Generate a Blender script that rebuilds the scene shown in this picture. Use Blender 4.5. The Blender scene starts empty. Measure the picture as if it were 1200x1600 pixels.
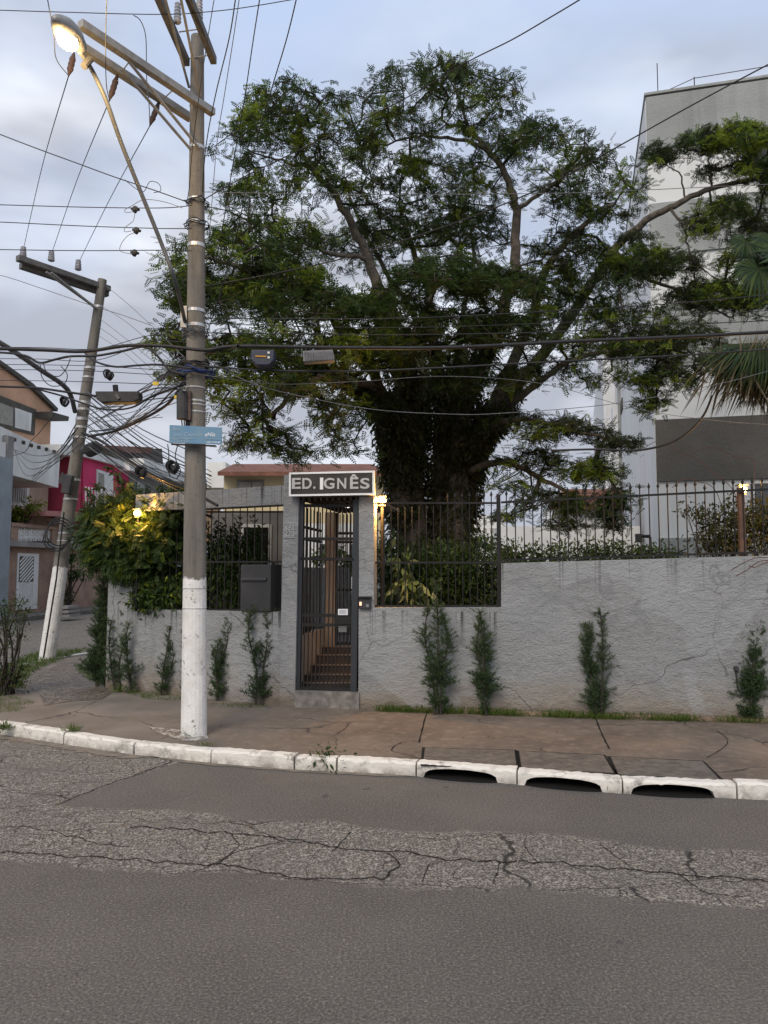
import bpy, math, random
import numpy as np
from mathutils import Vector, Matrix
R = math.radians
random.seed(7); rng = np.random.default_rng(7)
sc = bpy.context.scene
COL = sc.collection

# ------------------------------------------------------------------ camera
EYE = 1.6; F = 1180.0; PITCH = math.atan(93/F)
cp, sp = math.cos(PITCH), math.sin(PITCH)
cam = bpy.data.cameras.new('camera'); camo = bpy.data.objects.new('camera', cam); COL.objects.link(camo)
camo.location = (0, 0, EYE); camo.rotation_euler = (R(90)+PITCH, 0, 0)
cam.sensor_width = 36; cam.lens = 36*F/1600; cam.clip_end = 2000; cam.clip_start = .05
sc.camera = camo
# ------------------------------------------------------------------ sky
SUN_EL, SUN_ROT = 38, 200
w = bpy.data.worlds.new("World"); sc.world = w; w.use_nodes = True
nt = w.node_tree; nt.nodes.clear()
def N(t, ty, **k):
    n = t.nodes.new(ty)
    for a, b in k.items(): setattr(n, a, b)
    return n
out = N(nt, 'ShaderNodeOutputWorld'); bg = N(nt, 'ShaderNodeBackground'); bg.inputs[1].default_value = 0.108
sky = N(nt, 'ShaderNodeTexSky'); sky.sky_type = 'NISHITA'; sky.sun_disc = False
sky.sun_elevation = R(SUN_EL); sky.sun_rotation = R(SUN_ROT); sky.air_density = 1.3; sky.dust_density = 2.0; sky.ozone_density = 2.0
tc = N(nt, 'ShaderNodeTexCoord'); mp = N(nt, 'ShaderNodeMapping'); mp.inputs['Scale'].default_value = (1, 1, 2.2)
nt.links.new(tc.outputs['Generated'], mp.inputs[0])
nz = N(nt, 'ShaderNodeTexNoise'); nz.inputs['Scale'].default_value = 1.7; nz.inputs['Detail'].default_value = 5; nz.inputs['Roughness'].default_value = .52; nz.inputs['Distortion'].default_value = .35
nt.links.new(mp.outputs[0], nz.inputs['Vector'])
nz2 = N(nt, 'ShaderNodeTexNoise'); nz2.inputs['Scale'].default_value = 2.6; nz2.inputs['Detail'].default_value = 4
mp2 = N(nt, 'ShaderNodeMapping'); mp2.inputs['Location'].default_value = (3.1, .7, 2.2); mp2.inputs['Scale'].default_value = (1, 1, 2.6)
nt.links.new(tc.outputs['Generated'], mp2.inputs[0]); nt.links.new(mp2.outputs[0], nz2.inputs['Vector'])
cr = N(nt, 'ShaderNodeValToRGB'); cr.color_ramp.elements[0].position = .40; cr.color_ramp.elements[1].position = .68
nt.links.new(nz.outputs[0], cr.inputs[0])
# cloud amount also grows towards the horizon (more air and cloud layers in line)
sx = N(nt, 'ShaderNodeSeparateXYZ'); nt.links.new(tc.outputs['Generated'], sx.inputs[0])
mr = N(nt, 'ShaderNodeMapRange'); mr.inputs[1].default_value = .12; mr.inputs[2].default_value = .62; mr.inputs[3].default_value = .75; mr.inputs[4].default_value = .0
nt.links.new(sx.outputs['Z'], mr.inputs[0])
ad = N(nt, 'ShaderNodeMath', operation='ADD', use_clamp=True); nt.links.new(cr.outputs[0], ad.inputs[0]); nt.links.new(mr.outputs[0], ad.inputs[1])
# cloud colour: white to blue-grey
cc = N(nt, 'ShaderNodeValToRGB'); e = cc.color_ramp.elements
e[0].position = .42; e[0].color = (.315, .335, .39, 1); e[1].position = .62; e[1].color = (.60, .63, .685, 1)
nt.links.new(nz2.outputs[0], cc.inputs[0])
cm = N(nt, 'ShaderNodeMix', data_type='RGBA', blend_type='MULTIPLY'); cm.inputs[0].default_value = 1
nt.links.new(cc.outputs[0], cm.inputs[6]); cm.inputs[7].default_value = (10, 10, 10, 1)
bl = N(nt, 'ShaderNodeMix', data_type='RGBA', blend_type='MIX'); bl.inputs[0].default_value = .88
nt.links.new(sky.outputs[0], bl.inputs[6]); bl.inputs[7].default_value = (3.9, 4.7, 6.35, 1)
mx = N(nt, 'ShaderNodeMix', data_type='RGBA'); nt.links.new(ad.outputs[0], mx.inputs[0]); nt.links.new(bl.outputs[2], mx.inputs[6]); nt.links.new(cm.outputs[2], mx.inputs[7])
nt.links.new(mx.outputs[2], bg.inputs[0]); nt.links.new(bg.outputs[0], out.inputs[0])
# ------------------------------------------------------------------ sun (soft, overcast evening)
sl = bpy.data.lights.new('sun', 'SUN'); so = bpy.data.objects.new('sun', sl); COL.objects.link(so)
sl.energy = 1.4; sl.angle = R(30); sl.color = (1, .90, .78)
sd = Vector((math.sin(R(SUN_ROT))*math.cos(R(SUN_EL)), math.cos(R(SUN_ROT))*math.cos(R(SUN_EL)), math.sin(R(SUN_EL))))
so.rotation_euler = sd.to_track_quat('Z', 'Y').to_euler()
sc.view_settings.view_transform = 'Standard'; sc.view_settings.look = 'None'; sc.view_settings.gamma = 1
sc.view_settings.exposure = 0.52
sc.cycles.max_bounces = 6; sc.cycles.diffuse_bounces = 3; sc.cycles.transparent_max_bounces = 8; sc.cycles.use_denoising = True

# ------------------------------------------------------------------ pixel (1200x1600 photo) -> world
def ray(px, py):
    u, v = (px-600)/F, (800-py)/F
    f = cp - v*sp
    return u/f, (v*cp+sp)/f
def P(px, py, d):
    a, b = ray(px, py); return Vector((a*d, d, EYE+b*d))
def G(px, py, z=0.0):
    a, b = ray(px, py); d = (z-EYE)/b; return Vector((a*d, d, z))
class Plane:
    """vertical plane through two ground points; s runs from A to B, n points towards the viewer's side"""
    def __init__(s, A, B):
        s.A = Vector((A[0], A[1], 0)); D = Vector((B[0]-A[0], B[1]-A[1], 0)); s.L = D.length; s.D = D.normalized()
        s.Nn = Vector((s.D.y, -s.D.x, 0))
    def hit(s, px, py, n=0.0):
        a, b = ray(px, py); A = s.A + s.Nn*n
        den = a*s.Nn.x + s.Nn.y; d = A.dot(s.Nn)/den
        p = Vector((a*d, d, EYE+b*d)); return (p-s.A).dot(s.D), p.z
    def at(s, t, z, n=0.0):
        p = s.A + s.D*t + s.Nn*n; return Vector((p.x, p.y, z))
    def corners(s, t0, t1, n0, n1, z0, z1):
        return [s.at(t, z, n) for z in (z0, z1) for (t, n) in ((t0, n1), (t1, n1), (t1, n0), (t0, n0))]

# ------------------------------------------------------------------ mesh builder
class MB:
    def __init__(s): s.v = []; s.f = []; s.mi = []; s.cur = 0
    def add(s, vs, fs):
        o = len(s.v); s.v += [tuple(x) for x in vs]; s.f += [tuple(i+o for i in f) for f in fs]; s.mi += [s.cur]*len(fs); return s
    def box8(s, c): return s.add(c, [(3,2,1,0),(4,5,6,7),(0,1,5,4),(1,2,6,5),(2,3,7,6),(3,0,4,7)])
    def box(s, x0, x1, y0, y1, z0, z1):
        return s.box8([(x0,y0,z0),(x1,y0,z0),(x1,y1,z0),(x0,y1,z0),(x0,y0,z1),(x1,y0,z1),(x1,y1,z1),(x0,y1,z1)])
    def pbox(s, pl, t0, t1, n0, n1, z0, z1): return s.box8(pl.corners(t0, t1, n0, n1, z0, z1))
    def bar(s, a, b, w, h=None, up=(0,0,1)):
        a, b = Vector(a), Vector(b); h = h or w; d = (b-a).normalized(); up = Vector(up)
        if abs(d.dot(up)) > .97: up = Vector((0,1,0))
        x = d.cross(up).normalized(); y = x.cross(d).normalized()
        c = [p + x*sx*w/2 + y*sy*h/2 for p in (a, b) for sx, sy in ((-1,-1),(1,-1),(1,1),(-1,1))]
        return s.add(c, [(3,2,1,0),(4,5,6,7),(0,1,5,4),(1,2,6,5),(2,3,7,6),(3,0,4,7)])
    def tube(s, pts, r, n=8, cap=True):
        pts = [Vector(p) for p in pts]; m = len(pts)
        if not hasattr(r, '__len__'): r = [r]*m
        t0 = (pts[1]-pts[0]).normalized(); ref = Vector((0,0,1)) if abs(t0.z) < .9 else Vector((1,0,0))
        x = t0.cross(ref).normalized(); vs = []
        for i, p in enumerate(pts):
            t = (pts[min(i+1,m-1)]-pts[max(i-1,0)]).normalized()
            x = (x - t*x.dot(t)).normalized(); y = t.cross(x)
            for k in range(n):
                a = 2*math.pi*k/n; vs.append(p + (x*math.cos(a)+y*math.sin(a))*r[i])
        fs = [(i*n+k, i*n+(k+1)%n, (i+1)*n+(k+1)%n, (i+1)*n+k) for i in range(m-1) for k in range(n)]
        if cap: fs += [tuple(range(n))[::-1], tuple(range((m-1)*n, m*n))]
        return s.add(vs, fs)
    def sphere(s, c, rx, ry=None, rz=None, n=12, m=8):
        ry = ry or rx; rz = rz or rx; c = Vector(c); vs = []
        for i in range(m+1):
            a = math.pi*i/m
            for k in range(n):
                b = 2*math.pi*k/n; vs.append(c+Vector((rx*math.sin(a)*math.cos(b), ry*math.sin(a)*math.sin(b), rz*math.cos(a))))
        return s.add(vs, [(i*n+k, (i+1)*n+k, (i+1)*n+(k+1)%n, i*n+(k+1)%n) for i in range(m) for k in range(n)])
    def prism(s, poly, off):
        """polygon (list of 3d points) extruded by vector off"""
        n = len(poly); off = Vector(off); a = [Vector(p) for p in poly]; b = [p+off for p in a]
        return s.add(a+b, [tuple(range(n))[::-1], tuple(range(n, 2*n))] + [(i, (i+1)%n, n+(i+1)%n, n+i) for i in range(n)])
    def build(s, name, mats, parent=None, smooth=False, bevel=0, label=None):
        me = bpy.data.meshes.new(name); me.from_pydata(s.v, [], s.f)
        for m in (mats if isinstance(mats, (list, tuple)) else [mats]): me.materials.append(m)
        if any(s.mi): me.polygons.foreach_set('material_index', s.mi)
        if smooth: me.polygons.foreach_set('use_smooth', [True]*len(s.f))
        me.update(); o = bpy.data.objects.new(name, me); COL.objects.link(o)
        if parent is not None:
            o.parent = parent; o.matrix_parent_inverse = Matrix.Translation(-parent.location)
        if bevel:
            b = o.modifiers.new('bevel', 'BEVEL'); b.width = bevel; b.segments = 2; b.limit_method = 'ANGLE'
        if label: o['label'] = label
        return o
def empty(name, loc=(0,0,0)):
    o = bpy.data.objects.new(name, None); COL.objects.link(o); o.location = loc; o.empty_display_size = .2; return o
def tag(o, label=None, cat=None, group=None, kind=None):
    if label: o['label'] = label
    if cat: o['category'] = cat
    if group: o['group'] = group
    if kind: o['kind'] = kind
    return o
def catmull(pts, k=8):
    pts = [Vector(p) for p in pts]; n = len(pts)
    if n < 3: return [pts[0].lerp(pts[-1], i/k) for i in range(k+1)]
    o = []
    for i in range(n-1):
        a, b, c, d = pts[max(i-1,0)], pts[i], pts[i+1], pts[min(i+2,n-1)]
        for j in range(k):
            t = j/k; o.append(.5*((2*b)+(c-a)*t+(2*a-5*b+4*c-d)*t*t+(3*b-a-3*c+d)*t**3))
    return o+[pts[-1]]
def text(name, s, loc, rot, size, mat, parent=None, depth=.004, offset=0.0, align='LEFT', sx=1.0, label=None):
    cu = bpy.data.curves.new(name, 'FONT'); cu.body = s; cu.size = size; cu.extrude = depth; cu.offset = offset; cu.align_x = align
    cu.resolution_u = 4
    o = bpy.data.objects.new(name, cu); COL.objects.link(o); cu.materials.append(mat)
    o.location = loc; o.rotation_euler = rot; o.scale = (sx, 1, 1)
    if parent is not None:
        o.parent = parent; o.matrix_parent_inverse = Matrix.Translation(-parent.location)
    o = to_mesh(o)
    if label: o['label'] = label
    return o
def to_mesh(o):
    bpy.context.view_layer.update(); dg = bpy.context.evaluated_depsgraph_get(); me = bpy.data.meshes.new_from_object(o.evaluated_get(dg)); nm = o.name; m = bpy.data.objects.new('tmp', me); COL.objects.link(m)
    m.location = o.location; m.rotation_euler = o.rotation_euler; m.scale = o.scale; m.parent = o.parent; m.matrix_parent_inverse = o.matrix_parent_inverse
    bpy.data.objects.remove(o); m.name = nm; return m

# ------------------------------------------------------------------ materials
def newmat(name):
    m = bpy.data.materials.new(name); m.use_nodes = True; t = m.node_tree
    return m, t, t.nodes['Principled BSDF']
def objco(t): return N(t, 'ShaderNodeTexCoord').outputs['Object']
def noise(t, co, scale, detail=4, rough=.5, dist=0):
    n = N(t, 'ShaderNodeTexNoise'); n.inputs['Scale'].default_value = scale; n.inputs['Detail'].default_value = detail
    n.inputs['Roughness'].default_value = rough; n.inputs['Distortion'].default_value = dist; t.links.new(co, n.inputs['Vector']); return n.outputs[0]
def vor(t, co, scale, feature='F1', out='Distance', rnd=1):
    n = N(t, 'ShaderNodeTexVoronoi', feature=feature); n.inputs['Scale'].default_value = scale; n.inputs['Randomness'].default_value = rnd
    t.links.new(co, n.inputs['Vector']); return n.outputs[out]
def mth(t, op, a, b=None, clamp=False):
    n = N(t, 'ShaderNodeMath', operation=op, use_clamp=clamp)
    for i, x in enumerate((a, b)):
        if x is None: continue
        if isinstance(x, (int, float)): n.inputs[i].default_value = x
        else: t.links.new(x, n.inputs[i])
    return n.outputs[0]
def step(t, x, lo, hi, a=0, b=1):
    n = N(t, 'ShaderNodeMapRange'); t.links.new(x, n.inputs[0])
    for i, v in zip((1,2,3,4), (lo, hi, a, b)): n.inputs[i].default_value = v
    return n.outputs[0]
def mixc(t, f, a, b, mode='MIX'):
    n = N(t, 'ShaderNodeMix', data_type='RGBA', blend_type=mode)
    for i, x in ((0, f), (6, a), (7, b)):
        if isinstance(x, (int, float)): n.inputs[i].default_value = x
        elif isinstance(x, tuple): n.inputs[i].default_value = (*x, 1) if len(x) == 3 else x
        else: t.links.new(x, n.inputs[i])
    return n.outputs[2]
def bump(t, b, h, strength=.5, dist=.01):
    n = N(t, 'ShaderNodeBump'); n.inputs['Strength'].default_value = strength; n.inputs['Distance'].default_value = dist
    t.links.new(h, n.inputs['Height']); t.links.new(n.outputs[0], b.inputs['Normal'])
def sep(t, co):
    n = N(t, 'ShaderNodeSeparateXYZ'); t.links.new(co, n.inputs[0]); return n.outputs
def paint(name, c, c2=None, scale=3, rough=.7, bs=0, bscale=60, metal=0, spec=.3, detail=5, bd=.004, streak=0):
    m, t, b = newmat(name); co = objco(t); c2 = c2 or tuple(x*.78 for x in c)
    f = step(t, noise(t, co, scale, detail, .6), .35, .65); cc_ = mixc(t, f, c, c2)
    if streak:
        ms_ = N(t, 'ShaderNodeMapping'); ms_.inputs['Scale'].default_value = (3.5, 3.5, .12); t.links.new(co, ms_.inputs[0])
        cc_ = mixc(t, step(t, noise(t, ms_.outputs[0], 1, 5, .65), .5, .75, 0, streak), cc_, tuple(x*.55 for x in c))
    t.links.new(cc_, b.inputs['Base Color'])
    b.inputs['Roughness'].default_value = rough; b.inputs['Metallic'].default_value = metal; b.inputs['Specular IOR Level'].default_value = spec
    if bs: bump(t, b, noise(t, co, bscale, 5, .6), bs, bd)
    return m
def emit(name, c, s):
    m, t, b = newmat(name); b.inputs['Base Color'].default_value = (.8,.7,.5,1); b.inputs['Emission Color'].default_value = (*c, 1); b.inputs['Emission Strength'].default_value = s; return m
def leafmat(name, cols, trans=.35, rough=.55):
    """leaf colour varies leaf by leaf between the given greens"""
    m, t, b = newmat(name); g = N(t, 'ShaderNodeNewGeometry')
    r = N(t, 'ShaderNodeValToRGB'); r.color_ramp.interpolation = 'LINEAR'; el = r.color_ramp.elements
    el[0].color = (*cols[0], 1); el[1].color = (*cols[-1], 1)
    for i, c in enumerate(cols[1:-1]):
        x = el.new((i+1)/(len(cols)-1)); x.color = (*c, 1)
    t.links.new(g.outputs['Random Per Island'], r.inputs[0]); t.links.new(r.outputs[0], b.inputs['Base Color'])
    b.inputs['Roughness'].default_value = rough; b.inputs['Specular IOR Level'].default_value = .25
    tr = N(t, 'ShaderNodeBsdfTranslucent'); ms = N(t, 'ShaderNodeMixShader'); ms.inputs[0].default_value = trans
    t.links.new(r.outputs[0], tr.inputs[0]); t.links.new(b.outputs[0], ms.inputs[1]); t.links.new(tr.outputs[0], ms.inputs[2])
    t.links.new(ms.outputs[0], t.nodes['Material Output'].inputs[0]); return m
MAT = {}
MAT['bark'] = paint('bark', (.17,.14,.11), (.07,.06,.05), 9, .9, .8, 35, bd=.02)
MAT['twig'] = paint('twig', (.055,.045,.038), (.035,.03,.025), 6, .9)
MAT['leaf_dark'] = leafmat('leaf_dark', [(.022,.040,.012),(.036,.064,.017),(.054,.088,.021),(.08,.115,.03)], .42)
MAT['leaf_high'] = leafmat('leaf_high', [(.018,.028,.013),(.032,.045,.018),(.048,.060,.024),(.075,.080,.035)], .35)
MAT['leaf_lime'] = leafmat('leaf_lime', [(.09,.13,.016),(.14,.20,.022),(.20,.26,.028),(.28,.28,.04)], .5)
MAT['leaf_rust'] = leafmat('leaf_rust', [(.03,.045,.013),(.06,.068,.02),(.095,.085,.028),(.05,.07,.02)])
MAT['leaf_vine'] = leafmat('leaf_vine', [(.03,.032,.012),(.065,.055,.022),(.085,.085,.03),(.045,.065,.02)])
MAT['leaf_shrub'] = leafmat('leaf_shrub', [(.022,.042,.013),(.035,.065,.018),(.05,.085,.02),(.075,.10,.025)], .3)
MAT['leaf_needle'] = leafmat('leaf_needle', [(.025,.05,.022),(.04,.075,.03),(.055,.095,.035),(.08,.115,.04)], .25)
MAT['leaf_tip'] = leafmat('leaf_tip', [(.08,.13,.04),(.11,.16,.045),(.13,.17,.05)], .3)
MAT['leaf_pale'] = leafmat('leaf_pale', [(.05,.10,.02),(.2,.26,.1),(.34,.38,.2),(.08,.14,.03)], .3)
MAT['grass'] = leafmat('grass', [(.04,.085,.012),(.065,.12,.018),(.10,.15,.025),(.14,.14,.04)], .3)
MAT['palm_green'] = leafmat('palm_green', [(.014,.03,.012),(.025,.048,.015),(.06,.09,.018)], .25)
MAT['palm_dead'] = leafmat('palm_dead', [(.10,.075,.04),(.15,.115,.06),(.07,.055,.03),(.13,.12,.05)], .2)
MAT['iron'] = paint('iron', (.014,.0145,.016), (.024,.021,.019), 8, .7, .15, 120, spec=.25)
MAT['iron_blue'] = paint('iron_blue', (.022,.028,.036), (.03,.032,.036), 8, .5, .1, 120, spec=.4)
MAT['galv'] = paint('galv', (.36,.35,.33), (.26,.25,.24), 14, .5, .1, 90, metal=.4)
MAT['cable'] = paint('cable', (.018,.018,.02), (.03,.03,.032), 9, .6)
MAT['cable_grey'] = paint('cable_grey', (.16,.16,.165), (.1,.1,.105), 9, .6)
MAT['cable_blue'] = paint('cable_blue', (.02,.045,.16), (.03,.04,.09), 9, .6)
MAT['box_black'] = paint('box_black', (.03,.03,.033), (.05,.05,.05), 9, .6)
MAT['box_grey'] = paint('box_grey', (.22,.22,.23), (.13,.13,.14), 22, .7)
MAT['white_pvc'] = paint('white_pvc', (.62,.62,.6), (.5,.5,.49), 4, .5)
MAT['yellow'] = paint('yellow', (.7,.5,.04), (.55,.4,.05), 9, .6)
MAT['band'] = paint('band', (.62,.62,.62), (.4,.4,.4), 30, .4, metal=.6)
MAT['ceramic'] = paint('ceramic', (.45,.45,.47), (.3,.3,.33), 8, .3)
MAT['polymer'] = paint('polymer', (.10,.055,.045), (.06,.04,.035), 8, .5)
# ================================================================== GROUND, ROAD, KERB
def lin(px1, py1, px2, py2, z=0):
    a, b = G(px1, py1, z), G(px2, py2, z); k = (b.y-a.y)/(b.x-a.x); return k, a.y-k*a.x
m, t, b = newmat('asphalt'); co = objco(t); X, Y, _ = sep(t, co)
wob = mth(t, 'MULTIPLY', mth(t, 'SUBTRACT', noise(t, co, 1.6, 6, .65), .5), .5)
def side(k, c, sg):   # 1 where sg*(y - (kx+c)) > 0
    d = mth(t, 'SUBTRACT', Y, mth(t, 'ADD', mth(t, 'MULTIPLY', X, k), c)); d = mth(t, 'ADD', d, wob); return step(t, mth(t, 'MULTIPLY', d, sg), -.02, .04)
kU = lin(85, 1258, 1200, 1330); kL = lin(0, 1345, 1200, 1420); kD = lin(85, 1258, 275, 1192)
above_L = side(*kL, 1); below_U = side(*kU, -1)
dg = mth(t, 'SUBTRACT', Y, mth(t, 'ADD', mth(t, 'MULTIPLY', X, kD[0]), kD[1])); leftD = step(t, mth(t, 'ADD', dg, wob), -.03, .05)
rough_m = mth(t, 'MULTIPLY', above_L, mth(t, 'MAXIMUM', below_U, leftD))
agg = vor(t, co, 78); agg2 = vor(t, co, 75)
blot = noise(t, co, 1.1, 6, .6); fine = noise(t, co, 78, 3, .8)
smooth_c = mixc(t, step(t, blot, .3, .7), (.088,.079,.070), (.128,.115,.101))
smooth_c = mixc(t, step(t, fine, .52, .62, 0, .6), smooth_c, (.25,.226,.196)); smooth_c = mixc(t, step(t, fine, .38, .48, .6, 0), smooth_c, (.038,.035,.031)); smooth_c = mixc(t, step(t, noise(t, co, 60, 2, .6), .66, .70, 0, .6), smooth_c, (.34,.31,.27))
# oil spots and skid marks along the lane
mps = N(t, 'ShaderNodeMapping'); mps.inputs['Scale'].default_value = (.9, 4.5, 1); t.links.new(co, mps.inputs[0])
smooth_c = mixc(t, step(t, noise(t, mps.outputs[0], 1.7, 5, .7), .64, .74, 0, .55), smooth_c, (.06,.058,.056))
sp_ = noise(t, co, 5.5, 3, .5); smooth_c = mixc(t, step(t, sp_, .70, .735, 0, .7), smooth_c, (.045,.045,.045))
rough_c = mixc(t, step(t, agg, .16, .6), (.46,.41,.345), (.10,.088,.074)); rough_c = mixc(t, step(t, fine, .40, .5, .35, 0), rough_c, (.10,.088,.075)); rough_c = mixc(t, step(t, noise(t, co, 30, 3, .6), .55, .62, 0, .55), rough_c, (.56,.51,.44)); rough_c = mixc(t, step(t, noise(t, co, 2.3, 5, .6), .35, .7, 0, .55), rough_c, (.13,.12,.11))
base = mixc(t, rough_m, smooth_c, rough_c)
# cracks
nv = N(t, 'ShaderNodeTexNoise'); nv.inputs['Scale'].default_value = 2.2; nv.inputs['Detail'].default_value = 5; t.links.new(co, nv.inputs['Vector'])
cvec = mixc(t, .16, co, nv.outputs['Color'], 'LINEAR_LIGHT')
cm_ = N(t, 'ShaderNodeMapping'); cm_.inputs['Scale'].default_value = (.55, 1.7, 1); t.links.new(cvec, cm_.inputs[0]); cmap = cm_.outputs[0]
ck = mth(t, 'MAXIMUM', step(t, vor(t, cmap, 1.0, 'DISTANCE_TO_EDGE'), .002, .0075, .9, 0), step(t, vor(t, cvec, 2.6, 'DISTANCE_TO_EDGE'), .002, .008, .7, 0))
ckm = mth(t, 'MULTIPLY', ck, mth(t, 'MULTIPLY', rough_m, step(t, noise(t, co, 1.2, 4), .34, .44)))
base = mixc(t, ckm, base, (.022,.021,.02))
# pale sandy dirt along the kerb side
t.links.new(base, b.inputs['Base Color']); b.inputs['Roughness'].default_value = .85; b.inputs['Specular IOR Level'].default_value = .3
h = mth(t, 'ADD', mth(t, 'MULTIPLY', fine, .25), mth(t, 'MULTIPLY', rough_m, mth(t, 'MULTIPLY', agg, -1.6)))
h = mth(t, 'ADD', h, mth(t, 'MULTIPLY', ckm, -2.2)); h = mth(t, 'ADD', h, mth(t, 'MULTIPLY', rough_m, .35)); h = mth(t, 'ADD', h, mth(t, 'MULTIPLY', noise(t, co, 30, 4, .7), .5)); bump(t, b, h, .8, .008)
MAT['asphalt'] = m
g = MB(); n_ = 40
g.add([(-420,-40,0),(420,-40,0),(420,900,0),(-420,900,0)], [(0,1,2,3)])
o = g.build('road', MAT['asphalt']); tag(o, kind='structure')

kpx = [-90, 0, 100, 210, 330, 460, 560, 640, 810, 970, 1150, 1200, 1420, 2400]
kpy = [1132, 1148, 1163.5, 1180, 1193, 1203, 1208, 1213, 1226, 1240, 1248, 1250, 1262, 1315]
def kerb_pt(px): return G(px, float(np.interp(px, kpx, kpy)), 0)
def kerb_in(px, wd):   # offset inwards by wd
    a, b_ = kerb_pt(px-3), kerb_pt(px+3); d = (b_-a).normalized(); return kerb_pt(px) + Vector((-d.y, d.x, 0))*wd
m, t, b = newmat('kerb_paint'); co = objco(t); _, _, Z = sep(t, co)
f1 = step(t, noise(t, co, 7, 7, .72), .50, .60); f2 = step(t, noise(t, co, 2.2, 4, .6), .4, .65)
base = mixc(t, mth(t, 'MULTIPLY', f1, mth(t, 'ADD', mth(t, 'MULTIPLY', f2, .65), .2)), (.74,.70,.63), (.15,.135,.11))
low = mth(t, 'MULTIPLY', step(t, Z, .0, .07, 1, 0), step(t, noise(t, co, 11, 5), .35, .6)); base = mixc(t, mth(t, 'MULTIPLY', low, .7), base, (.14,.12,.10))
t.links.new(base, b.inputs['Base Color']); b.inputs['Roughness'].default_value = .9; bump(t, b, noise(t, co, 40, 6, .7), .8, .012); MAT['kerb'] = m
CORNER = [kerb_pt(-91), Vector((-5.45, 8.25, 0)), Vector((-6.05, 9.2, 0)), Vector((-6.12, 10.4, 0)), Vector((-6.05, 11.6, 0)), Vector((-5.92, 12.8, 0)), Vector((-5.62, 14.1, 0)), Vector((-4.9, 15.1, 0)), Vector((-3.9, 15.2, 0))]
MAT['void'] = paint('void', (.006,.0055,.005), (.010,.009,.008), 6, .95)  # near-black: darkness painted into the drain chambers; also joints, cracks, a doorway
MAT['cover'] = paint('cover', (.17,.145,.12), (.095,.08,.066), 14, .95, .9, 70, bd=.008)
KH, KW = .108, .12
def kerb_stone(px0, px1, name='kerb_stone', drain=False):
    gap = 1.3; pxs = np.linspace(px0+gap, px1-gap, 15 if not drain else 25); mb = MB(); rows = []
    zt0 = KH + random.uniform(-.006, .006); off = random.uniform(-.008, .008)
    for i, px in enumerate(pxs):
        A, B = kerb_in(px, off), kerb_in(px, KW+off); zb = -.05
        if drain:
            u = (i/24-.06)/.76
            if 0 < u < 1: zb = .078*(1-abs(2*u-1)**9)**.5*(.72+.28*(1-(2*u-1)**2))
        rows.append((A+(A-B)*random.uniform(-.03,.03), B, zb))
    vs, fs = [], []
    for A, B, zb in rows:
        r_ = random.uniform(.012,.028); zt = zt0+random.uniform(-.004,.003)
        vs += [(A.x, A.y, zb), (A.x, A.y, zt-r_)]
        q = A.lerp(B, .12); q2 = A.lerp(B, .88)
        vs += [(q.x, q.y, zt), (q2.x, q2.y, zt), (B.x, B.y, zt-r_), (B.x, B.y, zb)]
    for i in range(len(rows)-1):
        for k in range(6): fs.append((i*6+k, (i+1)*6+k, (i+1)*6+(k+1)%6, i*6+(k+1)%6))
    e_ = (len(rows)-1)*6; fs += [(0,1,2,3,4,5), tuple(e_+k for k in (5,4,3,2,1,0))]
    return mb.add(vs, fs)
for i in range(len(CORNER)-1):
    a_, b_ = CORNER[i], CORNER[i+1]; d_ = (b_-a_).normalized(); n_ = Vector((d_.y, -d_.x, 0)); c_ = (CORNER[min(i+2, len(CORNER)-1)]-b_); mb = MB()
    mb.prism([Vector((p.x, p.y, -.05)) for p in (a_+d_*.008, b_-d_*.004, b_-d_*.004+n_*KW, a_+d_*.008+n_*KW)], (0,0,KH+.04)); o = mb.build('kerb', MAT['kerb'], bevel=.018); tag(o, kind='structure')
GAPS = [-90, -10, 99, 209, 329, 460, 526, 650]
for a_, b_ in zip(GAPS[:-1], GAPS[1:]):
    o = kerb_stone(a_, b_).build('kerb', MAT['kerb']); tag(o, kind='structure')
for a_, b_ in ((1152, 1290), (1290, 1420), (1420, 1570), (1570, 1730), (1730, 1900), (1900, 2080), (2080, 2260)):
    o = kerb_stone(a_, b_).build('kerb', MAT['kerb']); tag(o, kind='structure')
covers = [[(664,1163),(804,1167),(807,1193),(661,1187)], [(811,1168),(943,1174.5),(959,1201),(815,1194)], [(954,1176.5),(1098,1184),(1124,1211),(966,1203)]]
dl = ['storm drain inlet under painted kerb, beside the plain kerb with the weeds', 'storm drain inlet in the kerb, middle one of the three', 'storm drain inlet in the kerb, furthest along from the utility pole']
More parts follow.
